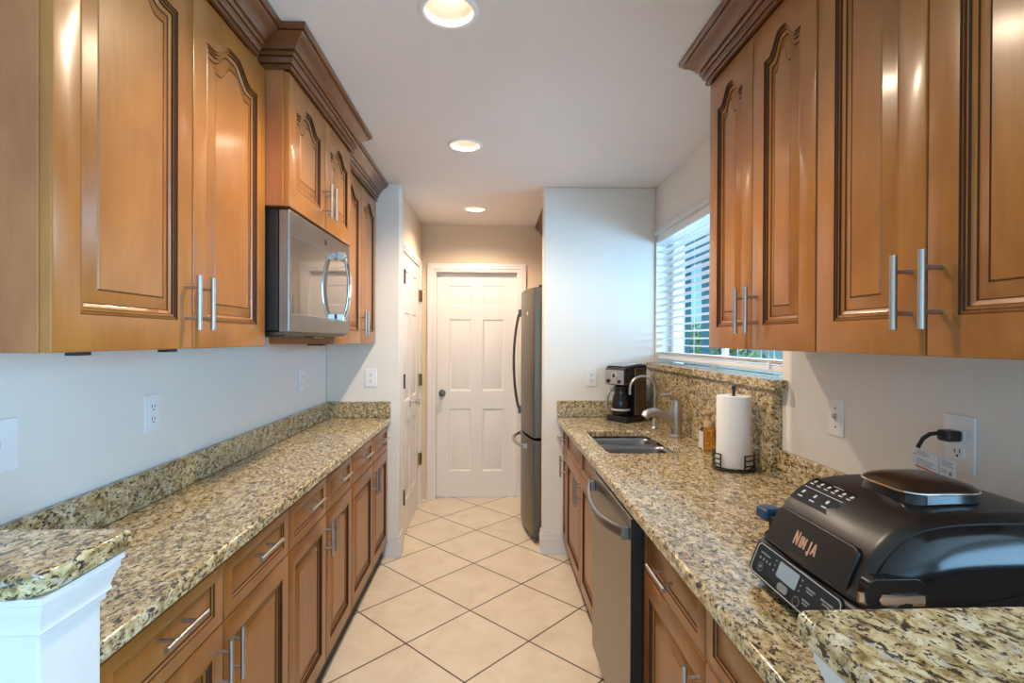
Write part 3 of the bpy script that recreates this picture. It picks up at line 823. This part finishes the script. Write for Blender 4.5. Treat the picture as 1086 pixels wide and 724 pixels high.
mb = MB(); mb.lathe((.987, 2.74, .9155), [(0, 0), (.036, 0), (.036, .006), (.030, .014), (.029, .06), (.031, .10), (.033, .135), (.030, .155), (.026, .175), (.024, .192), (.014, .200), (0, .202)], 28)
mb.build('body', 'steel', ft)
mb = MB(); pts = [(.985, 2.74, .955), (.968, 2.738, .985), (.945, 2.735, 1.012), (.915, 2.73, 1.034), (.885, 2.725, 1.046), (.858, 2.72, 1.050), (.835, 2.717, 1.046), (.818, 2.714, 1.036), (.808, 2.712, 1.024)]
mb.tube(pts, [.022, .024, .025, .0245, .023, .022, .0225, .0235, .021], 18); mb.build('spout', 'steel', ft)
mb = MB(); mb.tube([(.982, 2.74, 1.105), (.965, 2.738, 1.124), (.942, 2.735, 1.137), (.915, 2.732, 1.138), (.895, 2.73, 1.132)], [.013, .011, .009, .008, .007], 12); mb.build('lever', 'steel', ft)
rf = thing('filter_faucet', (.945, 2.975, .9155), 'slim gooseneck water filter tap beside the coffee maker', 'faucet')
mb = MB(); mb.lathe((.945, 2.975, .9155), [(0, 0), (.020, 0), (.020, .008), (.014, .016), (.013, .055), (.009, .062), (0, .064)], 20); mb.build('base', 'steel', rf)
mb = MB(); mb.tube([(.945, 2.975, .97), (.945, 2.975, 1.06)] + arc((.873, 2.975, 1.148), .072, 0, PI, 18, (1, 0, 0)) + [(.801, 2.975, 1.115)], .0075, 12); mb.build('spout', 'steel', rf)
mb = MB(); mb.tube([(.945, 2.975, .985), (.925, 2.95, .992), (.912, 2.94, .994)], .005, 8); mb.build('lever', 'steel', rf)

# ------------------------------------------------------------------ soap, towel roll, holder
so = thing('soap_dispenser', (1.012, 2.387, .9155), 'amber foaming soap bottle with tan pump behind the paper towels', 'soap bottle')
mb = MB(); L = None
for z, hw, r in ((.9160, .030, .012), (.9220, .0345, .014), (1.000, .0345, .014), (1.018, .030, .016), (1.026, .022, .018)):
    L2 = mb.loop([(1.012 + u, 2.387 + v, z) for u, v in rrect(-hw, hw, -hw, hw, r, 4)])
    if L: mb.bridge(L, L2)
    else: mb.face(L2[::-1])
    L = L2
mb.face(L); mb.build('bottle', 'amber', so)
MB().box(.9765, .9775, 2.362, 2.412, .930, 1.008).build('label', 'soap_label', so)
mb = MB(); mb.lathe((1.012, 2.387, 1.0262), [(0, 0), (.023, 0), (.023, .018), (.020, .024), (.013, .030), (.012, .055), (.014, .058), (.024, .062), (.024, .074), (0, .078)], 24); mb.build('pump', 'pump', so)
TX, TY = .972, 2.052
tr = thing('paper_towel_roll', (TX, TY, .928), 'white paper towel roll standing on the black wire holder', 'paper towel')
mb = MB(); mb.lathe((TX, TY, .928), [(.019, 0), (.064, 0), (.065, .004), (.065, .276), (.064, .280), (.019, .280), (.019, 0)], 48); mb.build('roll', 'paper', tr)
mb = MB(); mb.lathe((TX, TY, .9285), [(.0185, 0), (.0185, .2785), (.0165, .2785), (.0165, 0), (.0185, 0)], 32); mb.build('core', 'pump', tr)
th_ = thing('towel_holder', (TX, TY, .9155), 'black wire paper towel holder with a centre rod and side rails', 'paper towel holder')
mb = MB()
mb.tube([(TX + .080 * math.cos(2 * PI * i / 40), TY + .080 * math.sin(2 * PI * i / 40), .9205) for i in range(40)], .0035, 8, closed=True)
mb.tube([(TX - .080, TY, .9225), (TX, TY, .9225), (TX + .080, TY, .9225)], .0032, 8); mb.tube([(TX, TY - .080, .9225), (TX, TY, .9225), (TX, TY + .080, .9225)], .0032, 8)
mb.build('base', 'black', th_)
mb = MB(); mb.cyl((TX, TY, .9225), (TX, TY, 1.235), .006, 12); mb.lathe((TX, TY, 1.232), [(0, 0), (.008, 0), (.009, .006), (.008, .016), (0, .02)], 16); mb.build('rod', 'black', th_)
for c0, c1 in ((-226, -150), (-84, -8)):
    mb = MB(); R_ = .080
    A0, A1 = math.radians(c0), math.radians(c1)
    for z in (.942, .962, .982):
        mb.tube([(TX + R_ * math.cos(a), TY + R_ * math.sin(a), z) for a in [A0 + (A1 - A0) * i / 10 for i in range(11)]], .0030, 8)
    for a in (A0, A1): mb.cyl((TX + R_ * math.cos(a), TY + R_ * math.sin(a), .9205), (TX + R_ * math.cos(a), TY + R_ * math.sin(a), .9835), .0034, 8)
    mb.build('rail', 'black', th_)

# ------------------------------------------------------------------ coffee maker (own frame: front faces -y', x' to the right)
cm = thing('coffee_maker', (.863, 3.300, .9155), 'silver and black drip coffee maker in the far right counter corner', 'coffee maker')
cx, cy, cz = .863, 3.300, .9155
fx, fy = .514, -.857           # x' axis (to the right seen from the front)
sx, sy = .857, .514            # y' axis (towards the back)
mat_c = Matrix(((fx, sx, 0, cx), (fy, sy, 0, cy), (0, 0, 1.07, cz), (0, 0, 0, 1)))
def cbuild(mb, name, mat, parent, **kw): mb.xform(mat_c); return mb.build(name, mat, parent, **kw)
def cprism(poly, z0, z1):
    mb = MB(); mb.prism(poly, PZ(0), z0, z1); return mb
W2, D2 = .090, .100
cbuild(cprism(rrect(-W2, W2, -D2, D2, .03), 0, .035), 'base', 'gloss_black', cm, bevel=.004)
cbuild(cprism(rrect(-W2 + .004, W2 - .004, .012, D2, .02), .0355, .300), 'tower', 'black', cm, bevel=.004)
mb = MB(); mb.box(W2 - .003, W2 + .001, -.015, D2 - .012, .040, .315); cbuild(mb, 'side_panel', 'coffee_side', cm, bevel=.002)
mb = MB(); mb.prism([(-D2 + .002, .215), (-D2 + .002, .305), (-D2 + .020, .325), (.02, .335), (D2 - .01, .335), (D2 - .002, .322), (D2 - .002, .3005), (.008, .3005), (.008, .215)], lambda u, v, d: (d, u, v), -W2, W2 - .004)
cbuild(mb, 'head', 'gloss_black', cm, bevel=.006, seg=3)
mb = MB(); mb.box(-W2 + .004, W2 - .012, -D2 - .002, -D2 + .0015, .220, .303); fpan = cbuild(mb, 'control_panel', 'silver_plastic', cm, bevel=.001)
mb = MB(); mb.lathe((-.004, -D2 - .002, .270), [(.014, .0), (.014, .004), (.022, .004), (.024, 0)], 28, axis=(0, -1, 0)); cbuild(mb, 'dial_ring', 'chrome', fpan)
mb = MB(); mb.lathe((-.004, -D2 - .002, .270), [(0, .003), (.0135, .003), (.0135, 0)], 28, axis=(0, -1, 0)); cbuild(mb, 'clock_face', 'slot', fpan)
for x in (-.052, .042):
    mb = MB(); mb.lathe((x, -D2 - .002, .237), [(0, .012), (.009, .012), (.011, 0)], 18, axis=(0, -1, 0)); cbuild(mb, 'knob', 'gloss_black', fpan)
for x in (-.022, -.004, .014):
    mb = MB(); mb.lathe((x, -D2 - .002, .236), [(0, .003), (.005, .003), (.006, 0)], 14, axis=(0, -1, 0)); cbuild(mb, 'button', 'chrome', fpan)
mb = MB(); mb.prism([(-D2 + .016, .3265), (.02, .3365), (D2 - .012, .3365), (D2 - .012, .341), (.02, .341), (-D2 + .022, .331)], lambda u, v, d: (d, u, v), -W2 + .008, W2 - .012); cbuild(mb, 'lid', 'silver_plastic', cm, bevel=.002)
mb = MB(); mb.lathe((-.004, -.042, .0365), [(0, 0), (.050, 0), (.056, .012), (.058, .06), (.050, .11), (.040, .135), (.043, .150), (.043, .156), (0, .156)], 32); car = cbuild(mb, 'carafe', 'carafe', cm)
mb = MB(); mb.lathe((-.004, -.042, .0365), [(.0575, .028), (.0592, .028), (.0592, .040), (.0575, .040), (.0575, .028)], 32); cbuild(mb, 'measure_band', 'ink', car)
mb = MB(); mb.lathe((-.004, -.042, .193), [(0, 0), (.044, 0), (.044, .012), (.03, .02), (0, .02)], 32); cbuild(mb, 'carafe_lid', 'black', car)
mb = MB(); mb.tube([(-.030, -.070, .185), (-.042, -.104, .182), (-.050, -.114, .150), (-.056, -.116, .100), (-.060, -.112, .055)], [.010, .010, .011, .011, .008], 12); cbuild(mb, 'carafe_handle', 'silver_plastic', car)

# ------------------------------------------------------------------ indoor grill
ng = thing('indoor_grill', (.80, .95, .9155), 'black countertop indoor grill with copper lettering and control panel', 'grill')
GY0, GY1 = .795, 1.105
def XZ(poly, y0, y1, mb=None, mi=0):
    mb = mb or MB(); mb.prism(poly, lambda u, v, d: (u, d, v), y0, y1, mi); return mb
base_prof = [(.600, .926), (1.010, .926), (1.020, .940), (1.020, 1.008), (.592, 1.008), (.578, 1.004), (.555, .945), (.562, .932)]
XZ(base_prof, GY0, GY1).build('base', 'black', ng, bevel=.014, seg=4)
for x in (.63, .97):
    for y in (GY0 + .04, GY1 - .04):
        mb = MB(); mb.cyl((x, y, .9158), (x, y, .9262), .014, 16); mb.build('foot', 'black', ng)
def smooth_prof(pts, n=4):
    out = []; m = len(pts)
    for i in range(m):
        p0, p1, p2, p3 = [Vector(pts[(i + k) % m]) for k in (-1, 0, 1, 2)]
        for k in range(n):
            t = k / n
            out.append(.5 * ((2 * p1) + (p2 - p0) * t + (2 * p0 - 5 * p1 + 4 * p2 - p3) * t * t + (3 * p1 - p0 - 3 * p2 + p3) * t ** 3))
    return out
lid_pts = [(.583, 1.012), (.590, 1.030), (.604, 1.060), (.622, 1.088), (.648, 1.114), (.682, 1.133), (.725, 1.143), (.80, 1.147), (.90, 1.145), (.97, 1.132), (1.010, 1.098), (1.022, 1.050), (1.020, 1.014),
           (.95, 1.0105), (.80, 1.0105), (.66, 1.0105)]
lp = smooth_prof(lid_pts, 4)
LC = Vector((.80, 1.03))
def inset(ins):
    out = []; m = len(lp)
    for i in range(m):
        d = lp[(i + 1) % m] - lp[i - 1]; n_ = Vector((-d.y, d.x)).normalized()
        if n_.dot(LC - lp[i]) < 0: n_ = -n_
        q = lp[i] + n_ * ins
        q.y = 1.0105 if lp[i].y < 1.0125 else max(q.y, 1.0105); out.append(q)
    return out
mb = MB(); L = None
yc = (GY0 + GY1) / 2; H2 = (GY1 - GY0) / 2
stations = [(-H2 - .012, .075, 1), (-H2 - .010, .060, 1), (-H2 - .003, .032, 1), (-H2 + .005, .018, 1), (-H2 + .012, .0125, 1), (-H2 + .012, .010, 0), (-H2 + .026, .0, 0), (-H2 + .034, -.001, 0), (0, -.004, 0), (H2 - .034, -.001, 0), (H2 - .026, .0, 0), (H2 - .006, .014, 0), (H2, .030, 0)]
for dy, ins, mi in stations:
    L2 = mb.loop([(q.x, yc + dy - (.11 * (1.135 - q.y) if dy < -H2 + .010 else 0), q.y) for q in inset(ins)])
    if L: mb.bridge(L, L2, mi)
    else: mb.face(L2[::-1], 1)
    L = L2
mb.face(L)
lid = mb.build('lid', ['ninja', 'ninja_side'], ng, angle=40)
# front plate of the lid carrying the lettering: its own sloping frame
fp0, fp1 = Vector((.582, 0, 1.014)), Vector((.612, 0, 1.084))
ez = (fp1 - fp0).normalized(); ex = Vector((0, -1, 0)); en = ex.cross(ez).normalized()
if en.x > 0: en = -en
HF = (fp1 - fp0).length
def PF(u, v, d):                  # u to the right seen from the aisle (towards -Y), v up the slope
    p = fp0 + ex * u + ez * v + en * d; return (p.x, yc + p.y, p.z)
mb = MB(); mb.prism(rounded([(-.125, -.001), (.122, -.001), (.118, HF + .002), (-.120, HF + .002)], [.006, .006, .016, .016]), PF, -.012, .006)
plate = mb.build('front_plate', 'ninja', lid, bevel=.004, seg=3)
def strokes(mb, segs, wd, P, d0, d1):
    for a, b in segs:
        a, b = Vector(a), Vector(b); t = (b - a).normalized(); n_ = Vector((-t.y, t.x)) * wd / 2
        mb.prism([tuple(a - n_), tuple(b - n_), tuple(b + n_), tuple(a + n_)], P, d0, d1)
LET = {'N': ([((0, 0), (0, 1)), ((.0, 1), (.55, 0)), ((.55, 0), (.55, 1))], .75), 'I': ([((0, 0), (0, .82))], .22), 'J': ([((.30, -.22), (.30, .82)), ((.30, -.22), (.06, .02))], .52),
       'n': ([((0, 0), (0, .82)), ((0, .82), (.48, 0)), ((.48, 0), (.48, .82))], .70), 'A': ([((0, 0), (.28, .82)), ((.28, .82), (.56, 0)), ((.12, .25), (.45, .25))], .7)}
mb = MB(); u = -.036; hh = .026
for ch in 'NInJA':
    sg, adv = LET[ch]
    strokes(mb, [((u + a[0] * hh * .72, .024 + a[1] * hh), (u + b[0] * hh * .72, .024 + b[1] * hh)) for a, b in sg], .0036, PF, .0060, .0068)
    u += adv * hh * .95
mb.build('brand_lettering', 'copper', plate)
# recipe sticker with icons on the curve of the lid
mb = MB(); stk = [(.633, 1.1006), (.650, 1.1160), (.672, 1.1292), (.690, 1.1365)]
def lid_pt(t, y, d=.0009):
    k = min(int(t * 3), 2); f_ = t * 3 - k
    p = Vector(stk[k]).lerp(Vector(stk[k + 1]), f_); n_ = Vector((-(stk[k + 1][1] - stk[k][1]), stk[k + 1][0] - stk[k][0])).normalized()
    q = p + n_ * (d + .0035); return (q.x, y, q.y)
def sticker(t0, t1, ya, yb, d, mb):
    n = 6; r0 = [mb.v(lid_pt(t0 + (t1 - t0) * i / n, ya, d)) for i in range(n + 1)]; r1 = [mb.v(lid_pt(t0 + (t1 - t0) * i / n, yb, d)) for i in range(n + 1)]
    for i in range(n): mb.face([r0[i], r0[i + 1], r1[i + 1], r1[i]])
sticker(0, 1, 1.074, .945, .0004, mb); st = mb.build('icon_label', 'gloss_black', lid)
mb = MB()
for k in range(6):
    y = 1.064 - k * .0220; sticker(.74, .86, y, y - .007, .0008, mb); sticker(.64, .67, y + .001, y - .010, .0008, mb)
for k in range(3):
    y = 1.056 - k * .038; sticker(.28, .38, y, y - .007, .0008, mb); sticker(.14, .18, y + .002, y - .013, .0008, mb)
sticker(.50, .52, 1.068, .950, .0008, mb); sticker(.93, .96, 1.015, .985, .0008, mb)
mb.build('icons', 'ink', st)
# top handle pad with chrome rim
mb = MB(); L = None
for ins, z, r in ((-.004, 1.1465, .03), (-.001, 1.158, .03), (.0, 1.162, .03)):
    L2 = mb.loop([(uu, v, z) for uu, v in rrect(.727 + ins, .862 - ins, .872 + ins, 1.006 - ins, r)])
    if L: mb.bridge(L, L2)
    else: mb.face(L2[::-1])
    L = L2
mb.face(L); hp = mb.build('handle_base', 'ninja_side', lid)
mb = MB(); mb.tube([(uu, v, 1.1650) for uu, v in rrect(.723, .866, .868, 1.010, .034, 8)], .0024, 8, closed=True); mb.build('handle_rim', 'chrome', hp)
mb = MB(); L = None
for ins, z, r in ((.0, 1.1625, .034), (-.001, 1.168, .034), (.006, 1.174, .034), (.022, 1.180, .03), (.045, 1.184, .02)):
    L2 = mb.loop([(uu, v, z) for uu, v in rrect(.724 + ins, .865 - ins, .869 + ins, 1.009 - ins, r)])
    if L: mb.bridge(L, L2)
    else: mb.face(L2[::-1])
    L = L2
mb.face(L); mb.build('handle_cap', 'bronze', hp)
# recess in the near side below the lid edge, with its chrome band
mb = MB(); mb.prism(rrect(.578, .672, 1.0115, 1.064, .018), lambda u, v, d: (u, GY0 + d, v), -.0190, .004); rc = mb.build('side_recess', 'gloss_black', ng, bevel=.002)
mb = MB()
for i in range(13):
    t = i / 12; x = .572 + .094 * t; y = GY0 - .0235 + .014 * (1 - t) ** 3
    r_ = mb.loop([(x, y, 1.024), (x, y - .001, 1.032), (x, y, 1.040), (x, y + .005, 1.040), (x, y + .005, 1.024)])
    if i: mb.bridge(pr_, r_)
    pr_ = r_
    if i == 0: mb.face(r_[::-1])
mb.face(pr_); mb.build('chrome_band', 'chrome', ng)
MB().box(.596, .640, 1.108, 1.152, 1.034, 1.062).build('side_handle', 'navy', ng, bevel=.008, seg=3)
MB().box(.604, .650, 1.092, 1.112, 1.015, 1.050).build('side_bracket', 'black', ng, bevel=.005)
# sloping control panel
cp0, cp1 = Vector((.5545, 0, .943)), Vector((.5785, 0, 1.004))
ez2 = (cp1 - cp0).normalized(); en2 = ex.cross(ez2).normalized()
if en2.x > 0: en2 = -en2
HP = (cp1 - cp0).length
def PC(u, v, d):
    p = cp0 + ex * u + ez2 * v + en2 * d; return (p.x, yc + p.y, p.z)
mb = MB(); mb.prism(rrect(-.140, .128, -.002, HP + .001, .014), PC, -.010, .0035); pan = mb.build('control_panel', 'gloss_black', ng, bevel=.002)
mb = MB(); o1 = rrect(-.137, .125, .001, HP - .002, .012); o2 = rrect(-.1352, .1232, .0028, HP - .0038, .0105)
a = mb.loop([PC(uu, v, .0040) for uu, v in o1]); b = mb.loop([PC(uu, v, .0040) for uu, v in o2]); mb.bridge(a, b)
a2 = mb.loop([PC(uu, v, .0034) for uu, v in o1]); b2 = mb.loop([PC(uu, v, .0034) for uu, v in o2]); mb.bridge(a2, b2); mb.bridge(a, a2); mb.bridge(b, b2)
mb.build('panel_outline', 'silver_line', pan)
mb = MB(); mb.prism(rrect(-.052, .012, .026, .056, .003, 3), PC, .0036, .0045); mb.build('display', 'screen', pan)
mb = MB(); mb.prism(rrect(-.036, -.004, .007, .021, .006, 5), PC, .0036, .0055); mb.build('dial_button', 'dim_ink', pan)
for k, (uu, v, ww, h) in enumerate([(-.120, .046, .035, .003)] + [(-.118 + .012 * i, .034, .005, .005) for i in range(4)] + [(-.066, .030 + .010 * i, .004, .003) for i in range(3)]
                                   + [(.020, .030 + .010 * i, .004, .003) for i in range(3)] + [(.036, .044, .026, .003), (.040, .039, .018, .0025), (.078, .044, .032, .003), (.084, .039, .020, .0025),
                                      (.036, .022, .022, .003), (.040, .017, .014, .0025), (.078, .022, .032, .003), (.084, .017, .02, .0025), (-.110, .018, .008, .006)]):
    mb = MB(); mb.prism([(uu, v), (uu + ww, v), (uu + ww, v + h), (uu, v + h)], PC, .0036, .0041); mb.build('button_print', 'dim_ink', pan)
for uu, v in ((-.106, .020), (.024, .012)):
    mb = MB(); o1 = [(uu + .010 * math.cos(2 * PI * i / 20), v + .009 * math.sin(2 * PI * i / 20)) for i in range(20)]; o2 = [(uu + .0088 * math.cos(2 * PI * i / 20), v + .0078 * math.sin(2 * PI * i / 20)) for i in range(20)]
    a = mb.loop([PC(p, q, .0040) for p, q in o1]); b = mb.loop([PC(p, q, .0040) for p, q in o2]); mb.bridge(a, b); mb.build('button_ring', 'dim_ink', pan)
# power cord with plug and paper tag
pc = thing('power_cord', (1.09, 1.19, 1.02), 'black grill power cord with plug and paper tag at the right outlet', 'power cord')
mb = MB(); L = None
mb.box(1.055, 1.0905, 1.162, 1.196, 1.196, 1.222); mb.build('plug', 'black', pc, bevel=.006, seg=3)
mb = MB(); mb.tube([(1.062, 1.176, 1.212), (1.050, 1.184, 1.214), (1.040, 1.195, 1.210), (1.032, 1.205, 1.198), (1.027, 1.213, 1.178), (1.026, 1.217, 1.150), (1.028, 1.218, 1.11), (1.033, 1.218, 1.06), (1.040, 1.215, 1.00), (1.040, 1.190, .940), (1.040, 1.150, .922), (1.030, 1.090, .945)], .0048, 10); mb.build('cable', 'black', pc)
mb = MB(); mb.cyl((1.0258, 1.217, 1.158), (1.0275, 1.218, 1.118), .0064, 12); tagwrap = mb.build('tag_wrap', 'tagpaper', pc)
ty = lambda u, v, d: (1.019 + .10 * u - d, 1.212 - u, 1.130 + v * .88 - .16 * u)
mb = MB(); mb.prism([(0, 0), (.098, 0), (.098, .052), (0, .052)], ty, -.0005, .0005); tg = mb.build('paper_tag', 'tagpaper', pc, smooth=False)
mb = MB(); mb.prism([(.001, .001), (.058, .001), (.058, .007), (.001, .007)], ty, .0006, .0009); mb.build('orange_strip', 'tagorange', tg, smooth=False)
mb = MB()
for u0, u1, v in ((.004, .03, .046), (.004, .036, .041), (.004, .028, .036), (.004, .050, .024), (.004, .044, .018), (.004, .050, .012), (.066, .094, .046), (.066, .092, .041), (.066, .094, .036), (.064, .080, .022), (.064, .078, .016)):
    mb.prism([(u0, v), (u1, v), (u1, v + .0016), (u0, v + .0016)], ty, .0006, .0009)
mb.prism([(.0595, .002), (.0605, .002), (.0605, .050), (.0595, .050)], ty, .0006, .0009); mb.prism([(.084, .014), (.090, .014), (.090, .024), (.084, .024)], ty, .0006, .0009)
mb.build('tag_print', 'dim_ink', tg, smooth=False)

# ------------------------------------------------------------------ blinds
bl = thing('window_blind', (1.14, 2.7, 1.30), 'white two-inch slat blind in the window over the sink', 'blind')
BY0, BY1 = WY0 + .006, WY1 - .010
mb = MB(); mb.box(1.105, 1.165, BY0, BY1, WZ1 - .050, WZ1 - .002); mb.build('headrail', 'blind', bl, bevel=.003)
mb = MB(); zs = []; z = WZ1 - .075
while z > 1.375: zs.append(z); z -= .0435
zs += [1.352, 1.345, 1.338]
for z in zs:
    pr = [(-.025, -.0012), (-.012, .0012), (0, .002), (.012, .0012), (.025, -.0012)]
    tl = math.radians(-6) if z > 1.36 else 0
    def rt(a, b): return (1.136 + a * math.cos(tl) - b * math.sin(tl), z + a * math.sin(tl) + b * math.cos(tl))
    up = [rt(a, b + .0013) for a, b in pr]; dn_ = [rt(a, b - .0013) for a, b in pr][::-1]
    mb.prism(up + dn_, lambda u, v, d: (u, d, v), BY0 + .003, BY1 - .003)
mb.build('slats', 'blind', bl)
mb = MB(); mb.box(1.111, 1.161, BY0 + .003, BY1 - .003, 1.308, 1.330); mb.build('bottom_rail', 'blind', bl, bevel=.003)
for y in (2.10, 2.42, 2.95, 3.30):
    mb = MB()
    for x in (1.1085, 1.1635): mb.cyl((x, y, 1.33), (x, y, WZ1 - .052), .0011, 6)
    mb.build('ladder_cord', 'blind', bl)
mb = MB(); mb.cyl((1.103, 2.03, 1.345), (1.103, 2.03, WZ1 - .07), .0012, 6); mb.lathe((1.103, 2.03, 1.315), [(0, 0), (.006, .002), (.005, .026), (.002, .032), (0, .033)], 12); mb.build('lift_cord', 'blind', bl)

# ------------------------------------------------------------------ outdoors beyond the window
structure('ground', MB().box(3.2, 14, -6, 22, -.12, -.02), 'concrete', smooth=False)
structure('patio_floor', MB().box(1.29, 3.2, 5.0, 22, -.12, -.02), 'concrete', smooth=False)
structure('patio_strip', MB().box(1.30, 3.199, .73, 4.99, .001, .01), 'concrete', smooth=False)
se = thing('screen_enclosure', (2.2, 4.5, 0), 'dark teal aluminium screen frame outside the window', 'screen frame')
for y, wd in ((5.82, .10), (5.27, .03), (2.6, .08)): MB().box(2.16, 2.24, y - wd / 2, y + wd / 2, 0.012, 2.26).build('post', 'teal', se)
MB().box(2.15, 2.25, 2.2, 5.88, 2.262, 2.52).build('beam', 'teal', se)
MB().box(2.17, 2.23, 2.645, 5.25, .92, .97).build('rail', 'teal', se)
def shrub(x, y, h, r, label, n):
    root = thing('shrub', (x, y, -.02), label, 'shrub', 'shrubs beyond the window')
    mb = MB()
    for k in range(5):
        a = 2 * PI * k / 5; mb.tube([(x, y, -.02), (x + .3 * r * math.cos(a), y + .3 * r * math.sin(a), h * .5), (x + .7 * r * math.cos(a), y + .7 * r * math.sin(a), h * .85)], [.03, .02, .008], 6)
    mb.build('stems', 'bark', root)
    mb = MB()
    for k in range(n):
        d = Vector((random.gauss(0, 1), random.gauss(0, 1), random.gauss(0, 1))).normalized() * random.uniform(.45, 1) * r
        p = Vector((x + d.x, y + d.y, h * .68 + d.z * h * .34 / r)); t = Vector((random.gauss(0, 1), random.gauss(0, 1), random.gauss(0, .6))).normalized(); u_, w_ = perp(t); s_ = random.uniform(.05, .10)
        q = [p - t * s_, p + u_ * s_ * .4 + w_ * .01, p + t * s_, p - u_ * s_ * .4 + w_ * .01]; mb.face([mb.v(c) for c in q], random.choice((0, 0, 1)))
    o = mb.build('foliage', ['leaf', 'leaf2'], root, smooth=False, recalc=False)
shrub(3.7, 8.9, 1.75, .85, 'green shrub seen through the blind beside the dark frame', 1500)
shrub(3.4, 6.6, 1.25, .7, 'lower green shrub seen under the wall cabinet', 900)
shrub(4.4, 12.5, 1.9, 1.1, 'farthest green shrub beyond the screen frame', 1200)
